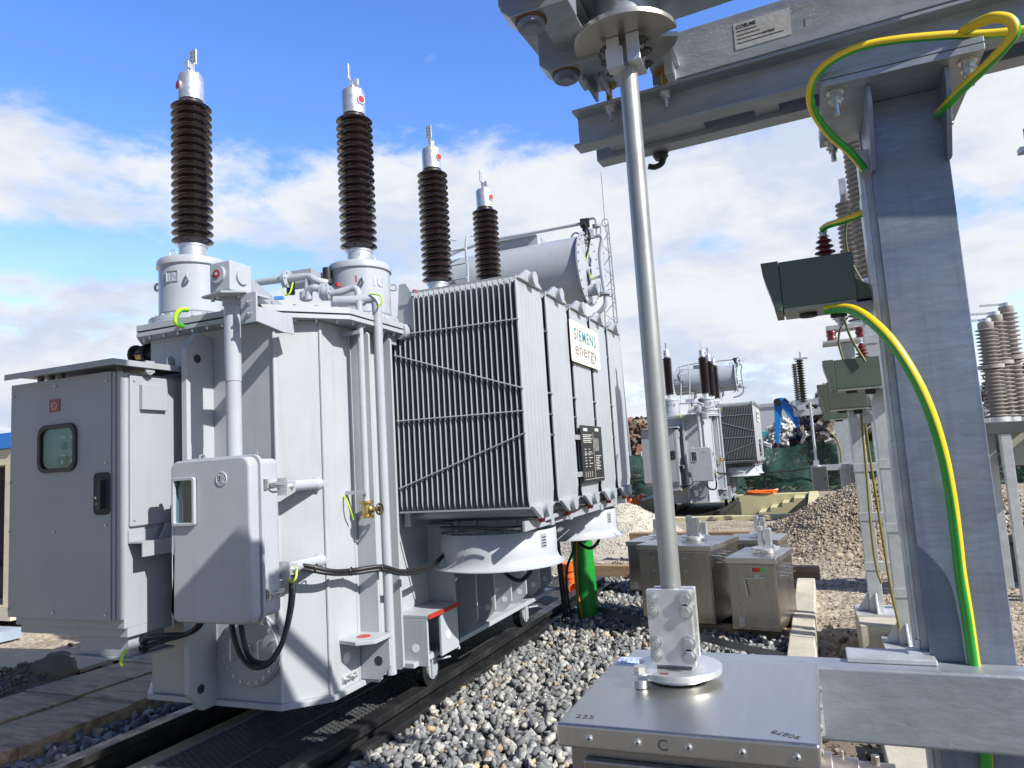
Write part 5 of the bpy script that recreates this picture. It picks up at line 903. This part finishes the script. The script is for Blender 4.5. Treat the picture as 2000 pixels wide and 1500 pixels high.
q = PZ(100, 1330, .05); X = RNG.uniform(-.3, 1.4, 900); Y = RNG.uniform(3.1, 5.4, 900); s_ = .012 + .05 * RNG.beta(1, 4, 900); grid('shade_toned_soil', -.3, 1.5, 2.9, 5.4, .08, lambda X, Y: -.03 + .06 * fbm(X, Y, 2.2, 61), darksoil); rocks('earth_clods', np.stack([X, Y, s_ * .3], 1), s_, drub, 'clods of soil darkened for the shade below the lower crossbeam by the column foot', 'soil')  # dark soil and clods also paint in the shade under the crossbeam
b = MB(); b.box((.18, 3.9, -.2), (.62, 4.5, .10)); o = b.build('concrete_slab', M['conc'], None, bevel=.01); tag(o, 'pale concrete slab glimpsed under the lower crossbeam', 'slab')
bm = bmesh.new(); bmesh.ops.create_icosphere(bm, subdivisions=4, radius=.17); rn = np.random.default_rng(4)
for v in bm.verts:
    k_ = v.co * 9; v.co *= 1 + .16 * math.sin(k_.x * 1.3 + 2 * math.sin(k_.y)) * math.sin(k_.z * 1.7 + k_.x) + .07 * math.sin(k_.x * 4.1 + k_.z * 3) * math.sin(k_.y * 5.3) + rn.normal(0, .012)
b = MB(); b.add([(v.co.x * 1.25 + q.x, v.co.y + q.y, v.co.z * .85 + .13) for v in bm.verts], [[v.index for v in f.verts] for f in bm.faces]); bm.free()
o = b.build('soil_lump', darksoil, None, ang=70); tag(o, 'large dark rounded lump of soil beside the plank walkway', 'soil lump')
ql = PZ(45, 1350, 0); grid('earth_mound', ql.x - 1.0, ql.x + .9, ql.y - .8, ql.y + .9, .05, bump(ql.x, ql.y, .5, .42, .17, 71, base=-.1), darksoil)
n_ = 900; X = RNG.normal(ql.x, .45, n_); Y = RNG.normal(ql.y, .35, n_); s_ = .012 + .06 * RNG.beta(1, 5, n_); hf_ = bump(ql.x, ql.y, .5, .42, .17, 71, base=-.1); k_ = X < -6.0; rocks('earth_clods', np.stack([X, Y, np.maximum(hf_(X, Y), -.04) + s_ * .2], 1)[k_], s_[k_], drub, 'dark clods of soil heaped at the lower left beyond the planks', 'soil')
# ---- plank walkway
def walkway(name, label, xa, xb, xa2, xb2, y0, y1):
    b = MB(); n = int((y1 - y0) / .41)
    for i in range(n):
        t0, t1 = i / n, (i + 1) / n; e = random.uniform(-.004, .004)
        q = lambda t: (xa + (xa2 - xa) * t, xb + (xb2 - xb) * t, y0 + (y1 - y0) * t)
        A, C_ = q(t0 + .0006), q(t1); vs = [(A[0] + e, A[2], .02), (A[1] + e, A[2], .02), (C_[1] + e, C_[2], .02), (C_[0] + e, C_[2], .02)]; zz = .10 + random.uniform(-.008, .006)
        b.add(vs + [(p[0], p[1], zz) for p in vs], [(3, 2, 1, 0), (4, 5, 6, 7), (0, 1, 5, 4), (1, 2, 6, 5), (2, 3, 7, 6), (3, 0, 4, 7)])
    b.box((xb - .05, y0, -.04), (xb - .004, y1, .02)); o = b.build(name, M['plank'], None, bevel=.0025); return tag(o, label, 'walkway', 'plank walkways left of the track')
walkway('plank_walkway', 'muddy plank walkway strip next to the gravel and far rail', -5.30, -4.70, -5.20, -4.74, 1.8, 9.0); walkway('plank_walkway', 'outer muddy plank walkway strip farther from the rail', -6.02, -5.36, -5.75, -5.26, 1.8, 9.0)
b = MB(); b.obb((-7.4, 4.75, .06), (2.4, .62, .03), .10); o = b.build('plywood_board', mat('pale_board', (.50, .42, .30), .8, var=.15, dirt=(.2, .15, .1), damt=.5)); tag(o, 'pale board lying on the soil at the far left by the gland box', 'board')
# ---- site shed at the far left
H = thing('site_shed', 'cream site shed with blue roof edge and dark doorway at the far left', 'shed', (-9.6, 6.2, 0)); q = PY(27, 870, 5.9); xr = q.x
b = MB(); b.box((xr - 3, 5.9, 2.02), (xr, 8.4, 2.22)); b.box((xr - .16, 5.9, .3), (xr - .03, 6.0, 2.02)); b.box((xr - .05, 6.0, .3), (xr - .03, 8.4, 2.02)); b.box((xr - 3, 8.3, .3), (xr - .03, 8.4, 2.02)); b.box((xr - 3, 5.9, .3), (xr - 1.3, 6.0, 2.02)); b.box((xr - 3, 5.88, .12), (xr + .02, 8.4, .30)); b.build('shed_wall', mat('cream_sheet', (.62, .55, .42), .6, var=.08, dirt=(.3, .25, .18), damt=.5), H, bevel=.004)
b = MB(); b.box((xr - 3.1, 5.85, 2.222), (xr + .02, 8.5, 2.42)); b.build('roof_edge', mat('blue_roof', (.02, .18, .62), .4), H, bevel=.01)
b = MB(); b.box((xr - 1.3, 6.3, .3), (xr - .16, 6.35, 2.02)); b.build('dark_doorway', M['dark'], H)
b = MB()
for i in range(7): b.tube(spline([V(xr - .28 - .05 * i, 6.02 + .02 * (i % 2), 1.85), V(xr - .26 - .06 * i, 6.0, 1.2), V(xr - .24 - .05 * i, 6.02, .75 + .05 * (i % 3))], 5), .045, 8)
b.build('hanging_coat', mat('dark_cloth', (.035, .03, .04), .9, var=.3), H)
b = MB(); b.box((xr - 3, 5.6, -.06), (xr + .25, 5.88, .06)); b.build('door_step', mat('pale_blue_step', (.28, .34, .42), .6, var=.1), H)
# ---- second transformer: copy of the whole tree
b = MB(); b.box((-4.85, 18.8, -.86), (-.3, 27.0, -.74)); struct(b.build('pit_floor', bpy.data.materials['pit_floor']))  # floor near black to paint in the shade under the transformer
b = MB(); b.box((-4.4, 20.0, -.74), (-2.35, 24.6, -.02)); [b.box((xx, 19.6, -.02), (xx + .12, 24.8, .11)) for xx in (-3.96, -2.52)]; o = b.build('shade_dark_plinth', M['track'], None, bevel=.01); tag(o, 'foundation darkened as shade, with rails carrying the second transformer in its pit', 'foundation')  # plinth added in black for the shade beneath the transformer
T2 = copy_tree(T); T2.location = Vector(T.location) + V(.31, 16.7, 0); T2['label'] = 'second identical grey transformer standing far off in its concrete pit, right of the rod'
# pit walls
def wallbox(name, label, a, c_, m='ycon'):
    b = MB(); b.box(a, c_); o = b.build(name, M[m], None, bevel=.02); return tag(o, label, 'wall', 'pit walls round the second transformer')
wallbox('pit_wall', 'yellowish pit wall along the left side of the second transformer', (-5.2, 18.5, -.9), (-4.85, 28, .32)); wallbox('pit_wall', 'low yellowish front pit wall under the second transformer', (-4.85, 18.5, -.9), (-.3, 18.8, .06)); wallbox('pit_wall', 'yellowish pit wall along the right side of the second transformer, notched by shadows', (-.3, 18.5, -.9), (.0, 27.3, .08)); wallbox('pit_wall', 'yellowish rear pit wall behind the second transformer', (-4.85, 27.0, -.9), (-.3, 27.3, .06))
b = MB(); [b.box((-1.9 + .38 * k, 25.6, -.74), (-1.52 + .38 * k, 27.0, -.45 + .14 * k)) for k in range(4)]; o = b.build('concrete_steps', M['ycon']); tag(o, 'yellow concrete steps inside the pit beside the second transformer', 'steps')
b = MB(); rr = random.Random(3)
for k in range(60):
    x = -5.05 + rr.uniform(-.22, .22); y = 17.0 + rr.uniform(0, 4.5); b.tube(spline([V(x + rr.uniform(-.2, .2), y + rr.uniform(-.35, .35), .34 + rr.uniform(0, .16)) for _ in range(4)], 4), .035, 6)
o = b.build('orange_netting', M['orange']); tag(o, 'crumpled orange safety netting heaped on the left pit wall', 'netting')
b = MB()
for k in range(14): b.tube(spline([V(-1.9 + rr.uniform(-.6, .6), 27.1 + rr.uniform(-.12, .25), .08 + rr.uniform(0, .14) * rr.random()) for _ in range(4)], 4), .035, 6)
o = b.build('orange_netting', M['orange']); tag(o, 'small strip of orange netting on the rear pit wall by the netting fence', 'netting')
# ---- green mesh fence
def netmat():
    m = mat('green_debris_netting', (.010, .050, .042), .75, var=.65, scale=2.6, bump=.4, bscale=12); nt = m.node_tree; N, L = nt.nodes, nt.links; out = N['Material Output']; b = N['Principled BSDF']; tr = N.new('ShaderNodeBsdfTransparent'); mx = N.new('ShaderNodeMixShader'); tc = N.new('ShaderNodeTexCoord'); n = N.new('ShaderNodeTexNoise'); n.inputs['Scale'].default_value = 3.2; n.inputs['Detail'].default_value = 9; n.inputs['Roughness'].default_value = .75; L.new(tc.outputs['Object'], n.inputs['Vector'])
    r = N.new('ShaderNodeMapRange'); L.new(n.outputs['Fac'], r.inputs['Value']); r.inputs['From Min'].default_value = .48; r.inputs['From Max'].default_value = .66; r.inputs['To Min'].default_value = .06; r.inputs['To Max'].default_value = .45; L.new(r.outputs[0], mx.inputs[0]); L.new(b.outputs[0], mx.inputs[1]); L.new(tr.outputs[0], mx.inputs[2]); L.new(mx.outputs[0], out.inputs['Surface']); return m
F = thing('netting_fence', 'long site fence draped in dark green debris netting', 'fence', (0, 29, 0)); NM = netmat()
b = MB(); xs = np.arange(-14, 16.01, .25); vs = []
for x in xs:
    sag = .14 * abs(math.sin(x * 1.26)) 
    for z in np.linspace(.0, 1.78 - sag, 9): vs.append((x, 29 + .10 * math.sin(x * 2.3 + z * 2) + .05 * math.sin(x * 5.1 + z), z))
fs = [(i * 9 + j, (i + 1) * 9 + j, (i + 1) * 9 + j + 1, i * 9 + j + 1) for i in range(len(xs) - 1) for j in range(8)]; b.add(vs, fs); b.build('netting', NM, F, recalc=False)
for x in np.arange(-14, 16, 2.5): b = MB(); b.cyl((x, 29.2, -.1), (x, 29.2, 1.85), .035, n=8); b.build('fence_post', M['zincl'], F)
b = MB(); b.tube(spline([V(x, 28.8, .85 + .10 * math.sin(x * 1.1)) for x in np.arange(-14, 16, 1.)], 3), .03, 6); b.build('fence_cable', M['black'], F)
b = MB(); rr = random.Random(8)
for k in range(5200):
    x = rr.uniform(-14, 16); z = rr.uniform(0, 1.2) * rr.random() ** .4; p = V(x, 29.5 + rr.uniform(0, .8), z); s_ = rr.uniform(.05, .13); n1 = V(rr.gauss(0, 1), rr.gauss(0, 1), rr.gauss(0, 1)).normalized(); u, v, _ = frame(n1); b.add([p - u * s_, p + v * s_ * .5, p + u * s_, p - v * s_ * .5], [(0, 1, 2, 3)])
o = b.build('weeds', mat('weed_leaves', (.075, .12, .035), .7, var=.3, island=.5), None, smooth=False, recalc=False); tag(o, 'tangled green weeds growing behind the netting fence', 'weeds', kind='stuff')
# ---- scrap heaps
def scrap(name, label, cx, cy, rx, ry, h, n, cols, seed, smin=.09, smax=.55):
    hf = bump(cx, cy, rx, ry, h, seed, base=-.5); grid('scrap_heap_core', cx - 2 * rx, cx + 2 * rx, cy - 2 * ry, cy + 2 * ry, .6, lambda X, Y: hf(X, Y) - .25, cols[0]); b = MB(); r = random.Random(seed)
    for _ in range(n):
        x, y = r.gauss(cx, rx * .75), r.gauss(cy - ry * .3, ry * .7); z = float(hf(np.array([x]), np.array([y]))[0]); s_ = smin + (smax - smin) * r.random() ** 2.5; rot = Matrix.Rotation(r.uniform(0, 6.3), 3, 'Z') @ Matrix.Rotation(r.uniform(-1.2, 1.2), 3, 'X') @ Matrix.Rotation(r.uniform(-1, 1), 3, 'Y'); mi = r.choices(range(len(cols)), [3] + [2] * (len(cols) - 1))[0]
        if r.random() < .25: b.tube(spline([V(x, y, z) + rot @ V(*[r.uniform(-s_, s_) for _ in range(3)]) for _ in range(3)], 3), .03 + .05 * r.random(), 5, mi=mi)
        else:
            vs = [V(x, y, z) + rot @ V(sx * s_ * r.uniform(.4, 1), sy * s_ * r.uniform(.3, .8), sz * s_ * .18 * r.uniform(.2, 1.6)) for sz in (-1, 1) for sx, sy in ((-1, -1), (1, -1), (1, 1), (-1, 1))]; b.add(vs, [(0, 3, 2, 1), (4, 5, 6, 7), (0, 1, 5, 4), (1, 2, 6, 5), (2, 3, 7, 6), (3, 0, 4, 7)], mi)
    o = b.build(name, cols, None, smooth=False); return tag(o, label, 'scrap heap', kind='stuff')
sm_ = [mat('scrap_dark', (.055, .050, .046), .7, var=.4), mat('scrap_rust', (.17, .085, .05), .8, var=.4), mat('scrap_grey', (.28, .28, .28), .5, metal=.4, var=.3), mat('scrap_pale', (.50, .49, .46), .6, var=.2), mat('scrap_brown', (.21, .165, .12), .8, var=.3)]
q = PY(1660, 800, 40); scrap('scrap_heap', 'dark heap of mixed scrap metal behind the fence right of the blue crane', q.x + 1.0, 41, 3.3, 2.2, 5.9, 4600, sm_, 3)
q = PY(1960, 800, 36); scrap('scrap_heap', 'brown and grey scrap heap at the right edge behind the insulator group', q.x + .8, 37, 2.6, 2.0, 4.4, 1500, [sm_[4], sm_[0], sm_[3], sm_[2]], 4)
q = PY(1258, 850, 38); scrap('scrap_heap', 'rust red scrap heap behind the fence left of the second transformer', q.x - .3, 39, 1.6, 1.7, 3.5, 2200, [sm_[1], sm_[0], sm_[1], sm_[4]], 5)
q = PY(1525, 850, 44); scrap('scrap_heap', 'pale white scrap heap at the foot of the blue crane arm', q.x - .1, 51, 1.7, 1.6, 3.1, 1500, [sm_[3], sm_[2], sm_[3], mat('scrap_white', (.72, .71, .68), .6, var=.1)], 6, .1, .45)
# ---- blue crane
CR_ = thing('scrap_crane', 'bright blue scrap crane with folded jointed arm behind the fence', 'crane', PY(1560, 880, 47)); bl = mat('crane_blue', (.02, .25, .75), .35, var=.06)
def arm(name, pts, w, wd=.5):
    P = [PY(x, y, 47) for x, y in pts]; b = MB(); b.prism([(p.x, p.z) for p in P], 47 - wd / 2, 47 + wd / 2, 'y'); return b.build(name, bl, CR_, bevel=.03)
arm('dipper_arm', [(1512, 790), (1520, 778), (1530, 777), (1527, 800), (1522, 866), (1515, 866)], 0); a_ = arm('boom', [(1522, 777), (1533, 778), (1549, 798), (1572, 832), (1560, 840), (1536, 808), (1524, 792)], 0, .7)
b = MB(); P = [PY(x, y, 46.6) for x, y in ((1532, 778), (1545, 790), (1556, 800), (1566, 822))]; b.tube(spline(P, 6), .06, 8); b.cyl(PY(1518, 785, 46.5), PY(1518, 785, 47.5), .22, n=16); b.build('hydraulic_hose', M['black'], CR_)
b = MB(); b.text('CRANE', .55, lambda p, t: None, .01) if False else None
P0, P1 = PY(1558, 816, 46.63), PY(1568, 830, 46.63)
b = MB(); [b.bar(P0 + (P1 - P0) * t, P0 + (P1 - P0) * (t + .1), .14, .01) for t in (0, .18, .36, .54, .72)]; b.build('boom_lettering', M['white'], a_)
b = MB(); g0 = PY(1519, 868, 47); [b.prism([(g0.x + s * .05, g0.z + .1), (g0.x + s * .5, g0.z - .25), (g0.x + s * .28, g0.z - .9), (g0.x + s * .18, g0.z - .45)], 46.8, 47.2, 'y') for s in (-1, 1)]; b.build('grab', M['track'], CR_)
b = MB(); q = PY(1600, 870, 47); b.box((q.x - .6, 46, -.5), (q.x + 1.6, 49, 2.2)); b.build('crane_body', bl, CR_, bevel=.1)
# ---- grey warehouse
Wh = thing('warehouse', 'long low grey warehouse with a teal stripe along the horizon', 'building', (30, 112, 0)); qa, qb = PY(1490, 803, 110), PY(2400, 760, 110)
b = MB(); b.box((qa.x - 3, 110, -1), (95, 140, 7.6)); b.build('warehouse_wall', mat('warehouse_sheet', (.40, .44, .48), .6, var=.05), Wh)
b = MB(); b.box((qa.x - 3.2, 109.8, 7.6), (95.2, 140.2, 8.1)); b.build('roof_edge', mat('warehouse_roof', (.34, .38, .43), .6), Wh)
b = MB(); b.box((qa.x - 3, 109.9, 3.4), (95, 109.99, 4.1)); b.build('teal_stripe', mat('teal_cladding', (.03, .30, .38), .5), Wh)
# ---- disconnector group in the background (Y about 18)
BD = thing('background_switch_frame', 'distant galvanised switch frame with two metal cabinets above the rubble mound', 'switchgear', (.55, 18, 0))
q0, q1 = PY(1625, 795, 18), PY(1652, 795, 18); b = MB(); b.box((q0.x + .02, 18, -.2), (q1.x + .02, 18.3, 2.62)); b.box((q1.x + .06, 18.05, .5), (q1.x + .16, 18.2, 2.5)); b.build('column', M['zincl'], BD, bevel=.01)
b = MB(); z0 = PY(1630, 783, 18).z; b.box((-.35, 17.85, z0 - .05), (1.6, 17.95, z0 + .08)); b.box((-.35, 18.1, z0 - .28), (1.6, 18.2, z0 - .14)); b.box((-.1, 17.9, PY(1630, 912, 18).z - .07), (1.3, 18.0, PY(1630, 912, 18).z + .06)); b.box((-.24, 17.8, z0 - .16), (-.08, 18.2, z0 - .05)); b.build('beam', M['zincl'], BD, bevel=.008)
for lab, (xa, ya, xb, yb, xr_, yr_) in (('left', (1584, 912, 1620, 958, 1588, 800)), ('right', (1657, 909, 1696, 958, 1664, 812))):
    A_, B_ = PY(xa, ya, 17.7), PY(xb, yb, 17.7); b = MB(); b.box((A_.x, 17.7, B_.z), (B_.x, 18.05, A_.z)); o = b.build('cabinet', M['steelv'], BD, bevel=.015); b = MB(); b.box((A_.x + .02, 17.69, B_.z + .02), (B_.x - .02, 17.699, A_.z - .03)); b.cyl((B_.x - .06, 17.685, (A_.z + B_.z) / 2), (B_.x - .06, 17.69, (A_.z + B_.z) / 2), .02, n=8, mi=1); b.build('cabinet_door', [M['strap'], M['black']], o)
    r0 = PY(xr_, yr_, 17.85); b = MB(); rx_ = A_.x + .12; b.cyl((rx_, 17.85, A_.z), (rx_, 17.85, z0), .03, n=10); b.box((rx_ - .06, 17.8, A_.z + .0), (rx_ + .06, 17.9, A_.z + .14)); b.cyl((rx_, 17.85, A_.z), (rx_, 17.85, A_.z + .03), .1, n=16); b.build('rod', M['zincl'], BD)
q = PY(1566, 770, 17.9)
def smallins(o, x, y, z0, z1, r, m, n): 
    b = MB(); prof = [(r * .55, z0)]; h = (z1 - z0) / n
    for k in range(n): z = z0 + k * h; prof += [(r * .55, z + h * .1), (r, z + h * .4), (r, z + h * .5), (r * .55, z + h * .8)]
    prof += [(r * .5, z1)]; b.lathe(prof, (x, y, 0), 14); return b.build('insulator', M[m], o)
smallins(BD, q.x + .02, 17.9, z0 + .02, PY(1566, 702, 17.9).z, .10, 'porc', 17); smallins(BD, q.x - .10, 18.05, z0 + .02, PY(1558, 708, 17.9).z, .07, 'porcg', 17)
b = MB(); q2 = PY(1564, 697, 17.9); b.cyl(q2 - V(0, 0, .1), q2 + V(0, 0, .12), .035, n=10); b.box((q2.x - .16, 17.85, q2.z - .06), (q2.x + .14, 17.95, q2.z - .02)); b.bar(V(-.42, 17.9, z0 + .05), V(-.18, 17.9, z0 - .1), .06, .06); b.build('switch_blade', M['alu'], BD)
cable('earthing_wire', 'thin yellow green wire curving down the distant switch frame', [PY(1620, 845, 17.7), PY(1632, 855, 17.7), PY(1641, 880, 17.7), PY(1643, 905, 17.7)], .02, olive=True)
cable('earthing_wire', 'tangle of yellow green wire on top of the distant green box', [PY(1612, 812, 17.6), PY(1620, 800, 17.6), PY(1616, 815, 17.6), PY(1626, 808, 17.6), PY(1622, 822, 17.6)], .03)
# ---- grey insulator trio at the right
TR = thing('insulator_stand', 'steel stand carrying three tall grey stacked insulators at the right edge', 'insulator stand', (2.0, 9.1, 0))
for px, ptop, yy in ((1937, 640, 8.9), (1957, 626, 9.15), (1982, 608, 9.4)):
    q = PY(px + 12, 815, yy); zt = PY(px - 4, ptop, yy).z; zm = q.z + (zt - q.z) * .55; r = .105
    b = MB(); prof = [(r * .7, q.z)]; n = 24; h = (zt - q.z) / n
    for k in range(n):
        z = q.z + k * h
        if abs(z - zm) < h * .6: prof += [(r * 1.15, z), (r * 1.15, z + h * .9)]; continue
        prof += [(r * .62, z + h * .1), (r, z + h * .4), (r, z + h * .52), (r * .62, z + h * .8)]
    prof += [(r * .7, zt), (r * .7, zt + .06)]; b.lathe(prof, (q.x, yy, 0), 22); o = b.build('insulator', M['porcg'], TR, ang=60); b = MB(); b.cyl((q.x, yy, zt + .06), (q.x, yy, zt + .10), r * .55, n=16); b.cyl((q.x, yy, q.z - .05), (q.x, yy, q.z), r * 1.1, n=18); b.bar((q.x, yy, zt + .09), (q.x - .25, yy - .02, zt + .10), .03, .02); b.cyl((q.x, yy, zm - .01), (q.x, yy, zm + .03), r * 1.1, n=16); b.build('metal_caps', M['alu'], o)
tz_ = PY(1960, 825, 9.0).z; q = PY(1940, 825, 8.75)
b = MB(); b.box((q.x - .10, 8.75, tz_ - .12), (q.x + .85, 8.83, tz_)); b.box((q.x - .10, 9.5, tz_ - .12), (q.x + .85, 9.58, tz_)); [b.box((q.x - .1 + .30 * k, 8.83, tz_ - .1), (q.x + .0 + .30 * k, 9.5, tz_ - .01)) for k in range(4)]; b.build('table_frame', M['strap'], TR, bevel=.004)
b = MB(); [b.box((q.x + dx, yy, -.1), (q.x + dx + .09, yy + .09, tz_ - .12)) for dx in (.05, .65) for yy in (8.76, 9.48)]; b.build('leg', M['zincl'], TR, bevel=.004)
b = MB(); q3, q4 = PY(1962, 838, 9.0), PY(2010, 908, 9.0); b.box((q3.x, 8.95, q4.z), (q3.x + .6, 9.35, q3.z)); b.build('stand_cabinet', mat('beige_cabinet', (.36, .36, .32), .5, var=.05), TR, bevel=.01)
LM = thing('lattice_mast', 'slender lattice lightning mast with a needle tip rising behind the transformer', 'mast', PY(1192, 900, 32) * 1.0); q = PY(1180, 440, 32); q0 = PY(1198, 640, 32); mx_, w_ = q0.x, .42
b = MB(); zt = q.z
for sx, sy in ((-1, -1), (1, -1), (0, 1)): b.bar((mx_ + sx * w_ * 1.1, 32 + sy * w_, -.5), (mx_ + sx * w_ * .45, 32 + sy * w_ * .5, zt), .06, .06)
k = 0; z = 0.
while z < zt - .5:
    f0, f1 = 1.1 - .65 * z / zt, 1.1 - .65 * (z + .55) / zt; s = 1 if k % 2 else -1
    b.bar((mx_ - s * w_ * f0, 32 - w_ * f0 * .9, z), (mx_ + s * w_ * f1, 32 - w_ * f1 * .9, z + .55), .03, .03); b.bar((mx_ - s * w_ * f0, 32 - w_ * f0 * .9, z), (mx_, 32 + w_ * f1, z + .55), .03, .03); b.bar((mx_ + s * w_ * f0, 32 - w_ * f0 * .9, z), (mx_, 32 + w_ * f1, z + .55), .03, .03); z += .55; k += 1
b.build('lattice', M['zincl'], LM, smooth=False); b = MB(); tp = PY(1164, 338, 32); b.tube([V(mx_, 32, zt - .3), V(mx_, 32, tp.z - 1), V(mx_, 32, tp.z)], .035, 8); b.build('needle', M['zincl'], LM)
b = MB(); q = PY(1992, 292, 9.5); b.box((q.x, 9.5, q.z - .03), (q.x + .5, 9.62, q.z + .03)); b.cyl((q.x + .12, 9.56, q.z + .03), (q.x + .12, 9.56, q.z + .25), .05, n=14); o = b.build('switch_arm', M['zinc'], None); tag(o, 'tip of a distant switch arm poking in at the upper right edge', 'switchgear')
# ================================================================ CAMERA, SUN, SKY
cd = bpy.data.cameras.new('camera'); co_ = bpy.data.objects.new('camera', cd); COL.objects.link(co_); cd.sensor_fit = 'HORIZONTAL'; cd.sensor_width = 36; cd.lens = 36 * 1400 / 2000; cd.clip_end = 3000; cd.clip_start = .05
mw = Matrix.Identity(4)
for i in range(3):
    for j in range(3): mw[i][j] = CM[i][j]
mw[2][3] = CH; co_.matrix_world = mw; S.camera = co_
EL, AZ = math.radians(38), math.radians(17)
sp_ = V(math.cos(EL) * math.cos(AZ), -math.cos(EL) * math.sin(AZ), math.sin(EL))
sl = bpy.data.lights.new('sun', 'SUN'); so = bpy.data.objects.new('sun', sl); COL.objects.link(so); sl.energy = 5.0; sl.angle = math.radians(.5); sl.color = (1.0, .955, .88); so.rotation_euler = sp_.to_track_quat('Z', 'Y').to_euler()
w = bpy.data.worlds.new('World'); S.world = w; w.use_nodes = True; nt = w.node_tree; N, L = nt.nodes, nt.links; bg = N['Background']; bg.inputs['Strength'].default_value = .10
sky = N.new('ShaderNodeTexSky'); sky.sky_type = 'NISHITA'; sky.sun_disc = False; sky.sun_elevation = EL; sky.sun_rotation = math.radians(90) + AZ; sky.air_density = 1.0; sky.dust_density = .6; sky.ozone_density = 2.0
def math_(op, a, c_=None, d=None):
    n = N.new('ShaderNodeMath'); n.operation = op
    for i, v in enumerate((a, c_, d)):
        if v is None: continue
        if hasattr(v, 'is_linked'): L.new(v, n.inputs[i])
        else: n.inputs[i].default_value = v
    return n.outputs[0]
def rg(v, a, c_, d, e, smooth=True):
    r = N.new('ShaderNodeMapRange'); r.interpolation_type = 'SMOOTHSTEP' if smooth else 'LINEAR'; L.new(v, r.inputs['Value'])
    for k, x in zip(('From Min', 'From Max', 'To Min', 'To Max'), (a, c_, d, e)): r.inputs[k].default_value = x
    return r.outputs[0]
tc = N.new('ShaderNodeTexCoord'); sep = N.new('ShaderNodeSeparateXYZ'); L.new(tc.outputs['Generated'], sep.inputs[0]); X_, Y_, Z_ = sep.outputs
zz = math_('MAXIMUM', math_('ADD', Z_, .10), .05); cx_ = N.new('ShaderNodeCombineXYZ'); L.new(math_('DIVIDE', X_, zz), cx_.inputs[0]); L.new(math_('DIVIDE', Y_, zz), cx_.inputs[1])
def ns(vec, sc, det, ro, dist=0.0, off=(0, 0, 0), scl=(1, 1, 1)):
    mp = N.new('ShaderNodeMapping'); L.new(vec, mp.inputs[0]); mp.inputs['Location'].default_value = off; mp.inputs['Scale'].default_value = scl; n = N.new('ShaderNodeTexNoise'); n.inputs['Scale'].default_value = sc; n.inputs['Detail'].default_value = det; n.inputs['Roughness'].default_value = ro; n.inputs['Distortion'].default_value = dist; L.new(mp.outputs[0], n.inputs['Vector']); return n.outputs['Fac']
big = ns(cx_.outputs[0], .55, 4, .5, .3, (3.1, 1.7, 0)); mid = ns(tc.outputs['Generated'], 5.2, 11, .60, .25, (1.3, .4, .7), (1, 1, 2.3)); fine = ns(tc.outputs['Generated'], 19, 9, .6, .2, (0, 0, 0), (1, 1, 2.0))
cum = ns(tc.outputs['Generated'], 5.5, 10, .58, .2, (0, 0, 2.2), (1, 1, 2.2))
SKYV = dict(
  dens=math_('ADD', math_('MULTIPLY', big, .55), math_('ADD', math_('MULTIPLY', mid, .68), math_('MULTIPLY', fine, .30))))
elev = math_('ARCSINE', Z_)
bias = math_('ADD', math_('ADD', rg(elev, .37, .50, .10, -.26), rg(elev, .265, .31, .0, .11)), math_('ADD', math_('ADD', rg(Y_, -.1, .3, -.45, 0), rg(elev, .62, .9, 0, -.14)), math_('ADD', math_('ADD', rg(elev, .22, .27, .03, 0), rg(X_, .05, .45, 0, .07)), math_('MULTIPLY', math_('MULTIPLY', rg(elev, .24, .28, 0, 1), rg(elev, .29, .335, 1, 0)), rg(X_, -.75, -.2, -.20, -.02)))))
low = math_('MULTIPLY', math_('SUBTRACT', cum, .45), rg(elev, .10, .30, 1.1, 0))
d_ = math_('ADD', math_('ADD', SKYV['dens'], bias), math_('MULTIPLY', low, .5))
cov = rg(d_, .70, .91, 0, 1); haze_ = rg(elev, .0, .42, .62, .0)
cov2 = math_('MULTIPLY', math_('MAXIMUM', cov, haze_), rg(Y_, -.25, .25, .12, 1))
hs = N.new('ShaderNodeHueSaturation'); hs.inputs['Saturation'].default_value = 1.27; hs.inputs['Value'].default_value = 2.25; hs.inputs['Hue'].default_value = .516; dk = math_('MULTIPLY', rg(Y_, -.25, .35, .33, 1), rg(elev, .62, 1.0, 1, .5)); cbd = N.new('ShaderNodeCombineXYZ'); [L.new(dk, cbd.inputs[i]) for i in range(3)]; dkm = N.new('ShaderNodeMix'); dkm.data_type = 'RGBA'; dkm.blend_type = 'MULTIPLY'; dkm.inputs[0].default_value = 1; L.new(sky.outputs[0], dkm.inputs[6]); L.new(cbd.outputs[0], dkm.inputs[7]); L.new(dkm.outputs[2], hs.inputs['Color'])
shade = rg(math_('ADD', math_('MULTIPLY', ns(tc.outputs['Generated'], 4.3, 9, .6, .3, (5, 2, .33), (1, 1, 2.4)), .8), math_('MULTIPLY', fine, .25)), .42, .66, 0, 1); mc = N.new('ShaderNodeMix'); mc.data_type = 'RGBA'; L.new(shade, mc.inputs[0]); mc.inputs[6].default_value = (6.3, 6.5, 6.75, 1); mc.inputs[7].default_value = (4.5, 5.1, 6.3, 1)
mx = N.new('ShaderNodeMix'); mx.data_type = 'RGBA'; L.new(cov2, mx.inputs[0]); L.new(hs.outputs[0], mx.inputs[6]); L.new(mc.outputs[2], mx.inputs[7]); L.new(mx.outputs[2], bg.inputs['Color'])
vs_ = S.view_settings; vs_.view_transform = 'Standard'; vs_.look = 'None'; vs_.exposure = .5; vs_.gamma = 1
S.cycles.max_bounces = 8; S.cycles.diffuse_bounces = 2; S.cycles.transparent_max_bounces = 12
S.render.film_transparent = False
